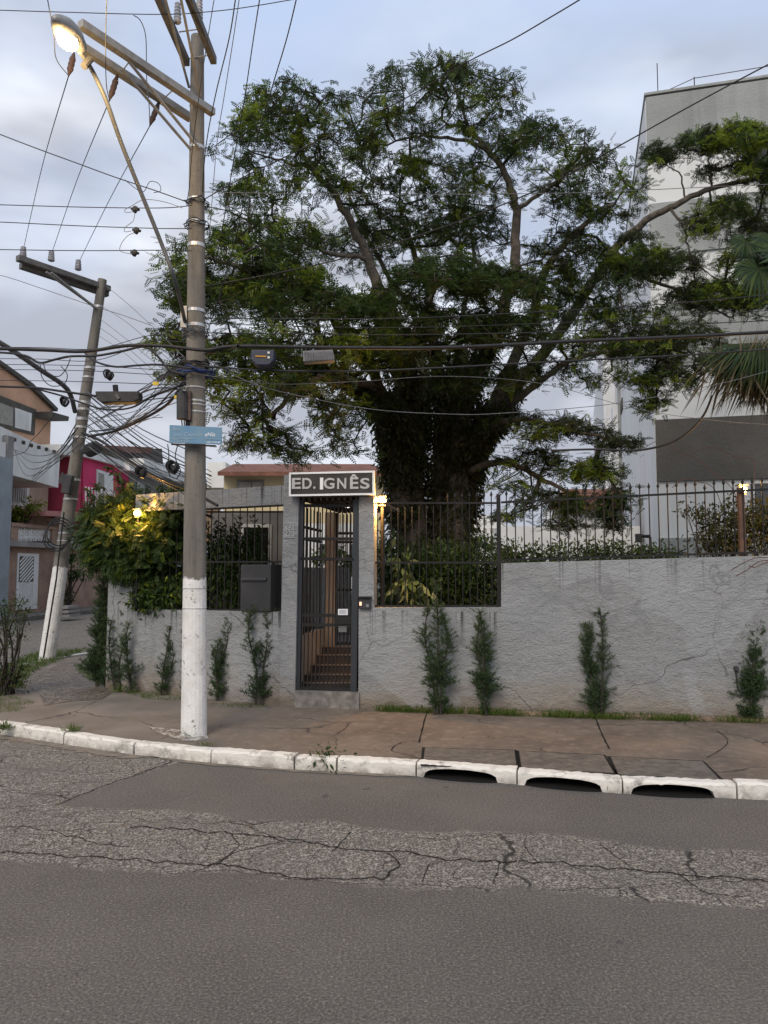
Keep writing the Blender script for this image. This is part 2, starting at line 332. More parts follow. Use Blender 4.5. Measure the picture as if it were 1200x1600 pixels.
for (a_, b_), cv, lb in zip(((650, 808), (808, 973), (973, 1152)), covers, dl):
    c0 = kerb_pt((a_+b_)/2); root = empty('storm_drain', (c0.x, c0.y, 0)); tag(root, lb, 'storm drain', 'storm drain inlets along the kerb')
    kerb_stone(a_, b_, drain=True).build('kerb_block', MAT['kerb'], root)
    mb = MB(); f0, f1_ = kerb_in(a_+8, .02), kerb_in(b_-8, .02); b0, b1 = kerb_in(a_+8, .8), kerb_in(b_-8, .8)
    fl = [(p.x, p.y, .004) for p in (f0, f1_, b1, b0)]; tp = [(p.x, p.y, .089) for p in (f0, f1_, b1, b0)]
    mb.add(fl+tp, [(0,1,2,3), (1,2,6,5), (2,3,7,6), (3,0,4,7), (4,5,6,7)]); mb.build('inlet_chamber', MAT['void'], root)
    mb = MB(); vs = []
    for i in range(17):
        px = a_+(b_-a_)*(.07+.74*i/16); f_ = .045*math.sin(math.pi*i/16)**.6; p, q_ = kerb_in(px, .02), kerb_in(px, -f_-.002); vs += [(p.x, p.y, .0045), (q_.x, q_.y, .0045)]
    mb.add(vs, [(2*i, 2*i+1, 2*i+3, 2*i+2) for i in range(16)]); mb.build('inlet_dark_sheet', MAT['void'], root)  # flat black sheet on the road, painting the drain mouth's darkness further forward
    q = [G(x, y, .13) for x, y in cv]; mb = MB(); mb.prism([(p.x, p.y, .091) for p in q], (0,0,.013)); mb.build('cover_slab', MAT['cover'], root, bevel=.006)
    c_ = sum(q, Vector())/4; qq = [p+Vector((math.copysign(.022, (p-c_).x), math.copysign(.035, (p-c_).y), 0)) for p in q]; mb = MB(); mb.prism([(p.x, p.y, .092) for p in qq], (0,0,.006)); mb.build('slab_gap', MAT['void'], root)

MAT['gutter'] = paint('gutter', (.24,.20,.155), (.14,.12,.10), 9, .95, .8, 60)
def gutter(p0, p1, wmin, wmax, sd, z=.004):
    r_ = random.Random(sd); mb = MB(); vs = []; n = 60
    for i in range(n+1):
        px = p0+(p1-p0)*i/n; e_ = min(1, i/8, (n-i)/8); w_ = (wmin+(wmax-wmin)*r_.random())*max(e_, .02); a, c = kerb_in(px, .01), kerb_in(px, -w_); vs += [(a.x, a.y, z), (c.x, c.y, z)]
    mb.add(vs, [(2*i, 2*i+1, 2*i+3, 2*i+2) for i in range(n)]); o = mb.build('gutter_dirt', MAT['gutter']); tag(o, kind='structure')
gutter(-80, 250, .10, .16, 1); gutter(230, 655, .045, .075, 2)
for (a_, b_) in ((650, 808), (808, 973), (973, 1152)):
    pass
# pavement
m, t, b = newmat('pavement_concrete'); co = objco(t); X, Y, _ = sep(t, co)
base = mixc(t, step(t, noise(t, co, 1.3, 6, .65), .35, .68), (.175,.134,.102), (.088,.069,.053))
base = mixc(t, step(t, noise(t, co, 9, 6, .7), .5, .75, 0, .6), base, (.29,.235,.18))
base = mixc(t, step(t, X, -2.6, -.2, .75, 0), base, mixc(t, step(t, noise(t, co, 2.1, 6), .35, .65), (.15,.13,.105), (.23,.20,.17)))
nv = N(t, 'ShaderNodeTexNoise'); nv.inputs['Scale'].default_value = 1.7; nv.inputs['Detail'].default_value = 5; t.links.new(co, nv.inputs['Vector'])
ck = step(t, vor(t, mixc(t, .2, co, nv.outputs['Color'], 'LINEAR_LIGHT'), .62, 'DISTANCE_TO_EDGE'), .002, .0085, 1, 0)
ck = mth(t, 'MULTIPLY', ck, step(t, noise(t, co, .9, 2), .47, .55)); base = mixc(t, mth(t, 'MULTIPLY', ck, .85), base, (.035,.03,.027))
t.links.new(base, b.inputs['Base Color']); b.inputs['Roughness'].default_value = .93
bump(t, b, mth(t, 'ADD', noise(t, co, 60, 6, .7), mth(t, 'MULTIPLY', ck, -1.5)), .7, .006); MAT['pave'] = m
ZP = .095
front = [kerb_in(px, .07) for px in np.linspace(-90, 2260, 90)]
back = [Vector((9.6, 7.2, 0)), P(1200, 1100, 8.1), P(590, 1080, 9.4), P(470, 1070, 9.6)]
lefts = [(-3.4, 13.2), (-3.9, 15.15), (-4.85, 15.05), (-5.55, 14.05), (-5.85, 12.8), (-5.98, 11.6), (-6.05, 10.4), (-5.98, 9.2), (-5.4, 8.3)]
poly = [(p.x, p.y, ZP) for p in front] + [(p.x, p.y, ZP) for p in back] + [(x, y, ZP) for x, y in lefts]
mb = MB(); mb.add(poly, [tuple(range(len(poly)))])
for (xa, ya), (xb, yb) in zip(lefts[:-1], lefts[1:]): mb.add([(xa,ya,-.05),(xb,yb,-.05),(xb,yb,ZP),(xa,ya,ZP)], [(0,1,2,3)])
o = mb.build('pavement', MAT['pave']); tag(o, kind='structure')
# joints in the pavement
def strip(pts, wd, z, mat, name='pavement_joint'):
    q = [G(x, y, z) for x, y in pts]; q = catmull(q, 6); mb = MB(); vs = []
    for i, p in enumerate(q):
        d = (q[min(i+1, len(q)-1)]-q[max(i-1, 0)]).normalized(); n = Vector((-d.y, d.x, 0)); w_ = wd*random.uniform(.5, 1.3); j = n*random.uniform(-.004, .004)
        vs += [p+n*w_+j, p-n*w_+j]
    mb.add(vs, [(2*i, 2*i+1, 2*i+3, 2*i+2) for i in range(len(q)-1)]); o = mb.build(name, mat); tag(o, kind='structure'); return o
strip([(668,1111),(662,1130),(655,1160)], .007, ZP+.004, MAT['void']); strip([(930,1120),(940,1145),(952,1170)], .007, ZP+.004, MAT['void'])
strip([(1105,1184),(1130,1168),(1137,1155),(1120,1142)], .004, ZP+.004, MAT['void']); strip([(661,1187),(640,1180),(612,1172),(628,1160),(655,1158)], .004, ZP+.004, MAT['void'])
def crack(pts, wd=.005): strip(pts, wd, .004, MAT['void'], 'road_crack')
def jag(pts, amp=3.5, seed=1):
    r_ = random.Random(seed); o = []
    for (x0, y0), (x1, y1) in zip(pts[:-1], pts[1:]):
        n = max(2, int(abs(x1-x0)/16)+1)
        for i in range(n): f = i/n; o.append((x0+(x1-x0)*f+r_.uniform(-amp, amp), y0+(y1-y0)*f+r_.uniform(-amp, amp)*.7))
    return o+[pts[-1]]
crack(jag([(205,1291),(330,1299),(440,1309),(540,1326),(640,1331),(700,1343),(860,1347),(1000,1360),(1170,1374),(1230,1380)], seed=1), .0055)
crack(jag([(0,1330),(120,1338),(260,1346),(370,1352),(480,1374),(600,1371),(622,1352),(605,1332)], seed=2), .005)
crack(jag([(520,1330),(548,1300)], 2, 3), .003); crack(jag([(700,1345),(668,1352),(660,1378)], 2, 4), .003); crack(jag([(780,1346),(770,1380)], 2, 5), .003); crack(jag([(935,1318),(975,1345),(990,1358)], 2, 6), .003); crack(jag([(340,1352),(375,1320),(360,1300)], 2, 7), .003); crack(jag([(1060,1362),(1100,1395),(1160,1400)], 2, 8), .0035); crack(jag([(820,1320),(840,1347)], 2, 9), .003); crack(jag([(30,1290),(90,1300),(150,1318),(205,1322)], 3, 10), .0035); crack(jag([(85,1258),(140,1236),(215,1208),(262,1196)], 1.5, 11), .004)
# mosaic of small stones near the corner
m, t, b = newmat('mosaic'); co = objco(t)
c_ = vor(t, co, 22, out='Color'); cs = N(t, 'ShaderNodeSeparateColor'); t.links.new(c_, cs.inputs[0])
ed = step(t, vor(t, co, 22, 'DISTANCE_TO_EDGE'), .02, .10); base = mixc(t, cs.outputs[0], (.10,.075,.055), (.30,.24,.18)); base = mixc(t, ed, (.03,.027,.022), base)
base = mixc(t, step(t, noise(t, co, 2.5, 4), .5, .7, 0, .7), base, (.09,.078,.066)); t.links.new(base, b.inputs['Base Color']); bump(t, b, ed, .8, .01); MAT['mosaic'] = m
q = [G(x, y, ZP+.004) for x, y in ((52,1058),(95,1036),(135,1030),(140,1045),(150,1062),(176,1082),(160,1092),(110,1096),(70,1102),(60,1080),(40,1068))]
mb = MB(); mb.add(q, [tuple(range(len(q)))]); o = mb.build('stone_paving', MAT['mosaic']); tag(o, kind='structure')
# splash of white paint round the pole foot
q = [G(300+dx, 1148+dy, ZP+.004) for dx, dy in ((-68,-13),(-40,-10),(-20,-8),(22,-4),(26,6),(14,9),(-12,10),(-30,5),(-44,0),(-58,-6))]
mb = MB(); mb.add(q, [tuple(range(len(q)))]); m, t, b = newmat('spilt_paint'); co = objco(t); t.links.new(mixc(t, step(t, noise(t, co, 16, 6, .7), .47, .55), (.15,.13,.115), (.5,.48,.44)), b.inputs['Base Color']); bump(t, b, noise(t, co, 50, 5), .8, .01); MAT['spilt'] = m
o = mb.build('paint_spill', MAT['spilt']); tag(o, kind='structure')
# side street, its far kerb and pavement
m = paint('far_concrete', (.17,.155,.14), (.11,.10,.09), 1.5, .95, .5, 20); MAT['far_conc'] = m
q = [(-15.2, 19.5, .0), (-12.4, 24.6, .0), (-9.3, 47, 0), (-12, 60, 0), (-30, 60, 0), (-30, 19, 0)]
# built with the houses below

# ================================================================== WALLS AND GATE
def gp(px, d): a = ray(px, 1080)[0]; return (a*d, d)
WR = Plane(gp(556, 8.45), gp(1200, 7.70)); WL = Plane(gp(165, 9.9), gp(443, 8.62)); WG = Plane(gp(437, 8.60), gp(583, 8.42))
def stucco(name, tops, stain=True):
    m, t, b = newmat(name); co = objco(t); X, Y, Z = sep(t, co)
    base = mixc(t, step(t, noise(t, co, 1.2, 6, .6), .3, .7), (.355,.36,.36), (.26,.265,.265))
    base = mixc(t, step(t, noise(t, co, 45, 5, .7), .5, .75, 0, .5), base, (.46,.465,.46))
    # water marks: long faint contours
    wm = mth(t, 'ABSOLUTE', mth(t, 'SUBTRACT', noise(t, co, .8, 3, .5, .6), .5)); base = mixc(t, step(t, wm, .0, .025, .28, 0), base, (.15,.155,.16))
    mp_ = N(t, 'ShaderNodeMapping'); mp_.inputs['Scale'].default_value = (19, 19, .3); t.links.new(co, mp_.inputs[0]); ns = noise(t, mp_.outputs[0], 1, 2, .6)
    dr = step(t, ns, .565, .65)
    for k_, tz in enumerate(tops):
        band = mth(t, 'MULTIPLY', step(t, Z, tz-.42, tz-.02, 0, 1), step(t, Z, tz+.02, tz+.05, 1, 0)); band = mth(t, 'POWER', band, 1.5)
        if k_ == 1: band = mth(t, 'MULTIPLY', band, step(t, X, 1.2, 1.24, 1, 0))
        base = mixc(t, mth(t, 'MULTIPLY', mth(t, 'MULTIPLY', dr, band), .9), base, (.07,.068,.065))
    if stain:
        lo = mth(t, 'MULTIPLY', step(t, mth(t, 'ADD', Z, mth(t, 'MULTIPLY', noise(t, co, 2.3, 5), .7)), .50, .86, 1, 0), .8); base = mixc(t, lo, base, (.30,.255,.20))
        lo2 = step(t, mth(t, 'ADD', Z, mth(t, 'MULTIPLY', noise(t, co, 5, 5), .25)), .24, .36, .7, 0); base = mixc(t, lo2, base, (.17,.13,.10))
    nw = N(t, 'ShaderNodeTexNoise'); nw.inputs['Scale'].default_value = 1.3; nw.inputs['Detail'].default_value = 6; t.links.new(co, nw.inputs['Vector'])
    ckw = mth(t, 'MULTIPLY', step(t, vor(t, mixc(t, .35, co, nw.outputs['Color'], 'LINEAR_LIGHT'), .55, 'DISTANCE_TO_EDGE'), .0012, .005, .8, 0), step(t, noise(t, co, .7, 2), .46, .54)); base = mixc(t, ckw, base, (.09,.09,.088))
    pt = mth(t, 'MULTIPLY', step(t, noise(t, co, .55, 3, .45, 1.2), .56, .575), .35); base = mixc(t, pt, base, (.42,.43,.44))
    base = mixc(t, step(t, noise(t, co, 6, 6, .75), .58, .72, 0, .35), base, (.19,.19,.185))
    t.links.new(base, b.inputs['Base Color']); b.inputs['Roughness'].default_value = .92; b.inputs['Specular IOR Level'].default_value = .2
    mp2_ = N(t, 'ShaderNodeMapping'); mp2_.inputs['Scale'].default_value = (1, 1, 1.7); mp2_.inputs['Rotation'].default_value = (0, .5, 0); t.links.new(co, mp2_.inputs[0])
    hh = mth(t, 'ADD', noise(t, mp2_.outputs[0], 34, 6, .68, .15), mth(t, 'MULTIPLY', noise(t, mp2_.outputs[0], 9, 2, .5), .9))
    bump(t, b, hh, 1.0, .028); return m
MAT['stucco'] = stucco('stucco', (1.70, 1.14)); MAT['stucco_pillar'] = stucco('stucco_pillar', (2.56,))
def tz(pl, px, py, n=0): return pl.hit(px, py, n)
# -- long wall beyond the gate
root = empty('street_wall', WR.at(2, 0)); tag(root, 'long rough grey wall topped by the spiked fence, storm drains before it', 'wall')
t0, _ = tz(WR, 560, 1090); t1, z1 = tz(WR, 783, 949); t2, z2 = tz(WR, 783.5, 880); t3, z3 = tz(WR, 1200, 868); t4 = t3+5
zl = tz(WR, 560, 950)[1]; z4 = z3+(z3-z2)/(t3-t2)*5
prof = [(t0,.02),(t4,.02),(t4,z4),(t2,z2),(t1,z1),(t0,zl)]
mb = MB(); mb.prism([WR.at(a_, z_, 0) for a_, z_ in prof], -WR.Nn*.2); mb.build('wall', MAT['stucco'], root)
mb = MB(); mb.pbox(WR, t0+.25, t4, .002, .045, ZP+.001, ZP+.035); mb.build('base_ledge', paint('ledge', (.30,.20,.15), (.2,.14,.11), 12, .9, .5), root)
WALLT = (t0, t1, t2, t3, t4)
# -- wall with window opening beside the gate
root = empty('window_wall', WL.at(2, 0)); tag(root, 'grey wall with a barred garden opening, behind the painted utility pole', 'wall')
s0, _ = tz(WL, 165, 1060); sp1, _ = tz(WL, 207, 900); s1, _ = tz(WL, 437, 1090); zs = tz(WL, 330, 955)[1]
zbt = tz(WL, 400, 761)[1]; zbb = tz(WL, 400, 790)[1]; sb0 = tz(WL, 212, 780)[0]; pier_top = tz(WL, 185, 884)[1]
zsl, zsr = tz(WL, 207, 952)[1], tz(WL, 437, 956)[1]
prof = [(s0,.02),(s1+.06,.02),(s1+.06,zsr),(sp1,zsl),(sp1,pier_top),(s0,pier_top)]
mb = MB(); mb.prism([WL.at(a_, z_, 0) for a_, z_ in prof], -WL.Nn*.2); mb.build('wall', MAT['stucco'], root)
mb = MB(); mb.pbox(WL, s0, s0+.2, -6, -.202, .02, pier_top); mb.build('return_wall', MAT['stucco'], root)
mb = MB(); mb.pbox(WL, sb0, s1+.03, -.24, 0, zbb, zbt); mb.build('beam', MAT['stucco_pillar'], root)
mb = MB(); mb.pbox(WL, sb0, s1, -1.0, -.242, zbt-.1, zbt-.004); mb.build('roof', MAT['stucco_pillar'], root)
# -- portal
root = empty('gate_portal', WG.at(.5, 0)); tag(root, 'grey stucco entrance portal with slatted canopy around the dark gate', 'gateway')
gl, gr = tz(WG, 467, 800)[0], tz(WG, 561, 800)[0]; pl0 = tz(WG, 444, 820)[0]; pr1 = tz(WG, 583, 850)[0]
zc = tz(WG, 500, 777)[1]; ztop = tz(WG, 500, 742)[1]; zthr = tz(WG, 500, 1080)[1]
mb = MB(); a0, a1 = tz(WG, 437, 1090)[0], tz(WG, 461, 1090)[0]
b0_, b1_ = tz(WG, 444, 765)[0], tz(WG, 467.5, 765)[0]; zpt = tz(WG, 455, 742)[1]
mb.prism([WG.at(a0,.02,.012), WG.at(a1,.02,.012), WG.at(b1_,zpt,.012), WG.at(b0_,zpt,.012)], -WG.Nn*.27); mb.build('pillar', MAT['stucco_pillar'], root)
mb = MB(); c0_, c1_ = tz(WG, 560.5, 940)[0], tz(WG, 584, 940)[0]; mb.prism([WG.at(c0_,zl+.002,.0), WG.at(c1_,zl+.002,.0), WG.at(c1_,zc-.002,.0), WG.at(c0_,zc-.002,.0)], -WG.Nn*.2); mb.build('pillar', MAT['stucco_pillar'], root)
MAT['wood_dark'] = paint('wood_dark', (.15,.11,.08), (.10,.075,.055), 12, .7)
mb = MB(); q_ = P(575, 780, 10.6); mb.prism([WG.at(b1_+.004, zc, -.02), WG.at(c1_-.01, zc, -.02), Vector((q_.x-.02, q_.y, zc)), WG.at(b1_+.004, zc, -2.2)], (0,0,.09)); mb.build('canopy', MAT['wood_dark'], root)
mb = MB()
for i in range(13):
    x_ = b1_+.03+i*(c1_-b1_)/12.6; mb.pbox(WG, x_, x_+.022, -1.9+.0*i, -.03, zc-.035, zc-.001)
mb.build('canopy_slat', MAT['wood_dark'], root)
mb = MB(); mb.pbox(WG, a1+.002, t0-WR.L*0+tz(WG,558,1085)[0], -.3, .03, .03, zthr); mb.build('threshold', paint('thresh', (.24,.22,.2), (.12,.11,.1), 11, .9, .7), root)
# passage: steps, side wall, posts, inner grille
MAT['beige'] = paint('beige', (.34,.29,.245), (.26,.22,.19), 5, .9, .4, 50)
MAT['brown_tile'] = paint('brown_tile', (.075,.055,.045), (.045,.036,.03), 7, .7)
root = empty('garden_stairs', P(528, 1060, 9.3)); tag(root, 'short flight of brown tiled steps climbing behind the gate', 'stairs')
mb = MB(); ys = [(1068,8.9),(1055,9.2),(1040,9.5),(1024,9.8),(1011,10.1)]
for i, (py, d) in enumerate(ys):
    z = P(500, py, d).z; mb.box(-1.0+.0*i, -.36, d, 12.0 if i == 4 else ys[i+1][1]+.02, -.0, z - .001*i)
mb.build('step', MAT['brown_tile'], root)
zy = P(500, 1011, 10.1).z
mb = MB()
for i, (py, d) in enumerate(ys): z = P(500, py, d).z; mb.box(-.93, -.365, d-.012, d+.03, z-.001*i+.0005, z+.012)
mb.build('nosing', paint('nosing', (.22,.17,.14), (.15,.11,.09), 9, .7), root)
root = empty('passage_wall', (-.95, 9.4, 0)); tag(root, 'low beige wall with dark grille lining the steps inside the gate', 'wall')
SP = Plane((-1.02, 8.78), (-.80, 10.25))
mb = MB(); mb.pbox(SP, 0, SP.L, -.12, 0, .02, .83); mb.build('wall', MAT['beige'], root)
mb = MB(); mb.box(-.80, -.66, 10.2, 10.32, .3, zc-.04); mb.build('post', MAT['beige'], root)
for i in range(9):
    s_ = .06+i*(SP.L-.1)/8; mb = MB(); mb.bar(SP.at(s_, .83, -.06), SP.at(s_, zc-.04, -.06), .018); mb.build('bar', MAT['iron'], root)
for z_ in (.9, 2.0, 2.15): mb = MB(); mb.bar(SP.at(0, z_, -.06), SP.at(SP.L, z_, -.06), .03); mb.build('rail', MAT['iron'], root)
root = empty('inner_gate', (-.5, 10.3, .6)); tag(root, 'dark barred inner gate at the top of the steps', 'gate')
for x_ in (-.645, -.36): mb = MB(); mb.bar((x_, 10.3, zy), (x_, 10.3, zc-.04), .04); mb.build('frame', MAT['iron'], root)
for i in range(5): x_ = -.6+i*.05; mb = MB(); mb.bar((x_, 10.3, zy+.03), (x_, 10.3, zc-.06), .014); mb.build('bar', MAT['iron'], root)
for z_ in (zy+.03, 1.35, 2.0, 2.12): mb = MB(); mb.bar((-.645, 10.3, z_), (-.36, 10.3, z_), .035); mb.build('rail', MAT['iron'], root)
# -- street gate
root = empty('entrance_gate', WG.at((gl+gr)/2, zthr)); tag(root, 'tall dark iron gate in the portal with a white notice tied on', 'gate')
def gb(px, py, n=0): s_, z_ = tz(WG, px, py, n); return WG.at(s_, z_, n)
gz0 = zthr+.005
for (pa, pb, w_) in (((464,1078),(470.5,781),.075), ((553,1079),(557.5,781),.07)):
    mb = MB(); mb.bar(gb(*pa, -.06), gb(*pb, -.06), w_, .06, up=WG.Nn); mb.build('frame', MAT['iron_blue'], root)
for (x0, y0, x1, y1, w_) in ((467,1076,551,1077,.045),(470,873,554,874,.06),(469,961,551,962,.02),(469,976,551,977,.022),(471,842,556,842,.03),(472,790,556,790,.03)):
    mb = MB(); mb.bar(gb(x0, y0, -.06), gb(x1, y1, -.06), .035, w_, up=WG.D.cross(Vector((0,0,1)))); mb.build('rail', MAT['iron'], root)
for i in range(12):
    f_ = (i+1)/13; xb = 468+f_*(549-468); xt = 473+f_*(554-473)
    mb = MB(); mb.bar(gb(xb, 1076, -.06), gb(xt, 788, -.06), .0125, up=WG.Nn); mb.build('bar', MAT['iron'], root)
mb = MB(); mb.prism([gb(522,963,-.04), gb(522,975.5,-.04), gb(549,975.5,-.04), gb(549,963,-.04)], -WG.Nn*.05); mb.build('lock_box', MAT['iron'], root)
MAT['paper'] = paint('paper', (.75,.76,.78), (.65,.66,.68), 40, .8)
mb = MB(); mb.prism([gb(528,951.5,-.028), gb(528,961,-.028), gb(543.5,961,-.028), gb(543.5,951.5,-.028)], -WG.Nn*.002); ntc = mb.build('notice', MAT['paper'], root)
mb = MB()
for y_ in (953.5, 955.3, 957.1, 958.9): mb.bar(gb(530, y_, -.026), gb(541, y_, -.026), .002, .0035, up=(0,0,1))
mb.build('print', paint('ink', (.2,.2,.25)), ntc)
mb = MB(); mb.prism([gb(527.5,978,-.028), gb(527.5,988.5,-.028), gb(543,988.5,-.028), gb(543,978,-.028)], -WG.Nn*.004); pq = mb.build('plaque', MAT['iron'], root)
mb = MB()
for y_ in (979.6, 981.6, 983.4, 985.2, 987): mb.bar(gb(529, y_, -.026), gb(541.5, y_, -.026), .002, .004, up=(0,0,1))
mb.build('print', paint('pale_ink', (.35,.35,.36)), pq)
# -- sign ED. IGNES
sa, sza = tz(WG, 452.5, 739, .12); sb_, szb = tz(WG, 584.5, 737, .12); sz0 = tz(WG, 452.5, 775, .12)[1]
root = empty('name_sign', WG.at((sa+sb_)/2, sz0, .08)); tag(root, 'dark name board with white border reading ED. IGNÊS above the gate', 'sign')
MAT['sign_black'] = paint('sign_black', (.035,.033,.032), (.055,.05,.046), 5, .6); MAT['sign_white'] = paint('sign_white', (.55,.54,.52), (.4,.39,.38), 6, .5)
MAT['sign_bright'] = paint('sign_bright', (.85,.85,.84), (.8,.8,.8), 5, .4)
mb = MB(); mb.pbox(WG, sa, sb_, .03, .12, sz0, sza); mb.build('board', MAT['sign_black'], root)
fw_ = .017; mb = MB()
mb.pbox(WG, sa-.004, sb_+.004, .10, .128, sza-fw_, sza+.004); mb.pbox(WG, sa-.004, sb_+.004, .10, .128, sz0-.004, sz0+fw_)
mb.pbox(WG, sa-.004, sa+fw_, .10, .128, sz0+fw_+.0005, sza-fw_-.0005); mb.pbox(WG, sb_-fw_, sb_+.004, .10, .128, sz0+fw_+.0005, sza-fw_-.0005); mb.build('border', MAT['sign_bright'], root)
rz = math.atan2(WG.D.y, WG.D.x)
def sign_letter(ch, px0, px1, py_base=764, py_top=747, mt='sign_white'):
    s0_, zb_ = tz(WG, px0, py_base, .125); s1_, _ = tz(WG, px1, py_base, .125); zt_ = tz(WG, px0, py_top, .125)[1]
    cu = bpy.data.curves.new('letter', 'FONT'); cu.body = ch; cu.extrude = .006; cu.offset = .022; o = bpy.data.objects.new('letter', cu); COL.objects.link(o)
    cu.materials.append(MAT[mt]); bpy.context.view_layer.update(); bb = o.bound_box; x0 = min(p[0] for p in bb); x1 = max(p[0] for p in bb); y0 = min(p[1] for p in bb); y1 = max(p[1] for p in bb)
    sx_ = (s1_-s0_)/(x1-x0); sy_ = (zt_-zb_)/(y1-y0); o.scale = (sx_, sy_, 1); o.rotation_euler = (R(90), 0, rz)
    p = WG.at(s0_-x0*sx_, zb_-y0*sy_, .123); o.location = p; o.parent = root; o.matrix_parent_inverse = Matrix.Translation(-root.location); return to_mesh(o)
for ch, a_, b_, k in (('E',456,470,0),('D',472.5,487,0),('.',489.5,493,1),('I',500,505,2),('G',506,522.5,0),('N',527,541,0),('Ê',547,560,3),('S',563,577.5,0)):
    if k == 1: sign_letter(ch, a_, b_, 764, 760)
    elif k == 2: sign_letter(ch, a_, b_, 765, 746.5, 'sign_bright')['label'] = 'brighter white replacement letter I'
    elif k == 3: sign_letter(ch, a_, b_, 764, 741)
    else: sign_letter(ch, a_, b_)
# house numbers
MAT['num'] = paint('num', (.42,.42,.41), (.3,.3,.29), 20, .6)
for s_, y_, lb in (('235', 826, 'pale relief house number 235 on the portal pillar'), ('220', 838, 'pale relief house number 220 on the portal pillar, under the other')):
    a_, z_ = tz(WG, 445, y_, .013); root = empty('house_number', WG.at(a_, z_, .013)); tag(root, lb, 'house number', 'house numbers on the portal pillar')
    text('digits', s_, WG.at(a_, z_, .018), (R(90), 0, rz), .095, MAT['num'], root, .003, .003, sx=.82)
    mb = MB(); e_ = tz(WG, 462, y_, .013)[0]; mb.pbox(WG, a_-.005, e_, .0125, .024, z_-.018, z_-.006); mb.build('backing', MAT['num'], root)
# intercom
i0, iz0 = tz(WG, 560.5, 951, .04); i1, iz1 = tz(WG, 579.5, 932, .04)
root = empty('intercom', WG.at(i0, iz0)); tag(root, 'black intercom with small lit button beside the gate', 'intercom')
mb = MB(); mb.pbox(WG, i0, i1, .014, .05, iz0, iz1-.02); bd_ = mb.build('body', MAT['box_black'], root, bevel=.004)
mb = MB(); mb.pbox(WG, i0-.003, i1+.006, .014, .075, iz1-.018, iz1); mb.build('hood', MAT['iron'], root)
mb = MB(); mb.pbox(WG, i0+.01, i0+.035, .0505, .054, iz0+.035, iz0+.075); mb.build('button', emit('btn', (1,.45,.25), .7), bd_)
mb = MB(); mb.pbox(WG, i0+.085, i0+.115, .0505, .053, iz0+.02, iz0+.05); mb.build('speaker_panel', MAT['box_grey'], bd_)
# black letter box behind the bars
i0, iz0 = tz(WL, 375, 955, .03); i1, iz1 = tz(WL, 423, 882, .03)
root = empty('letter_box', WL.at(i0, iz0)); tag(root, 'charcoal metal letter box standing in the barred opening', 'letter box')
MAT['charcoal'] = paint('charcoal', (.035,.035,.037), (.05,.048,.048), 3, .5)
mb = MB(); mb.pbox(WL, i0, i1, -.19, .03, iz0+.004, iz1); mb.build('box', MAT['charcoal'], root, bevel=.008)
hz = tz(WL, 400, 905, .03)[1]; mb = MB(); mb.prism([WL.at(i0+.02,hz+.02,.031), WL.at(i0+.02,hz-.008,.06), WL.at(i0+.02,hz-.014,.06), WL.at(i0+.02,hz-.006,.031)], WL.D*(i1-i0-.07)); mb.build('flap', MAT['charcoal'], root)

# -- fences
def picket(pl, s_, z0, z1, root, n=-.1, tip=True, rr=.0065):
    mb = MB(); mb.tube([pl.at(s_, z0, n), pl.at(s_, z1, n)], rr, 6)
    if tip:
        c = pl.at(s_, z1, n); mb.tube([c-Vector((0,0,.012)), c+Vector((0,0,.0)), c+Vector((0,0,.008)), c+Vector((0,0,.055))], [.007,.011,.017,.001], 6)
    mb.build('picket', MAT['iron'], root)
root = empty('spiked_fence', WR.at(t2, z2, -.1)); tag(root, 'dark spear-topped iron fence along the top of the higher wall', 'fence')
px_ = 785.0; i = 0
zr0 = tz(WR, 783, 785, -.1)[1]; zr1 = tz(WR, 1130, 768, -.1)[1]; sr0, sr1 = tz(WR, 783, 785, -.1)[0], tz(WR, 1130, 768, -.1)[0]
def railz(s_): return zr0+(zr1-zr0)*(s_-sr0)/(sr1-sr0)
def topz(s_): return z2+(z3-z2)*(s_-t2)/(t3-t2)
s_ = t2+.06
while s_ < t3+1.6:
    short = (i == 22)
    picket(WR, s_, topz(s_)-.01, railz(s_)+(.035 if short else .08), root); s_ += .0935; i += 1
for (dz, hh) in ((0, .022), ): mb = MB(); mb.bar(WR.at(t2, railz(t2), -.1), WR.at(t3+1.7, railz(t3+1.7), -.1), .02, hh); mb.build('rail', MAT['iron'], root)
mb = MB(); mb.bar(WR.at(t2, topz(t2)+.035, -.1), WR.at(t3+1.7, topz(t3+1.7)+.035, -.1), .02, .02); mb.build('rail', MAT['iron'], root)
mb = MB(); q0 = tz(WR, 1162, 868, -.13)[0]; mb.pbox(WR, q0-.03, q0+.03, -.19, -.13, topz(q0), railz(q0)+.04); mb.build('post', paint('rust_post', (.16,.09,.06), (.1,.06,.045), 9, .8), root, label='rust brown square post under the lamp')
root = empty('low_wall_fence', WR.at(t0+.6, zl, -.1)); tag(root, 'tall dark barred fence between the portal and the higher wall', 'fence')
sA, sB = tz(WR, 586, 900, -.1)[0], tz(WR, 777, 900, -.1)[0]; nb = 17
def lz(s_): return zl+(z1-zl)*(s_-t0)/(t1-t0)
for i in range(nb): s_ = sA+(i+.3)*(sB-sA)/nb; picket(WR, s_, lz(s_)+.0, railz(s_)+.08*(i > 9), root, tip=i > 9)
for py in (786, 879, 947):
    za, zb_ = tz(WR, 586, py, -.1)[1], tz(WR, 777, py, -.1)[1]; mb = MB(); mb.bar(WR.at(sA-.03, za, -.1), WR.at(sB, zb_, -.1), .02, .022); mb.build('rail', MAT['iron'], root)
pz = tz(WR, 779, 772, -.06)[1]; sP = tz(WR, 779.5, 860, -.06)[0]; mb = MB(); mb.pbox(WR, sP-.022, sP+.022, -.13, -.08, z1, pz); mb.build('post', MAT['iron'], root)
root = empty('window_grille', WL.at(2, zs, -.1)); tag(root, 'dark iron bars across the garden opening under the concrete beam', 'grille')
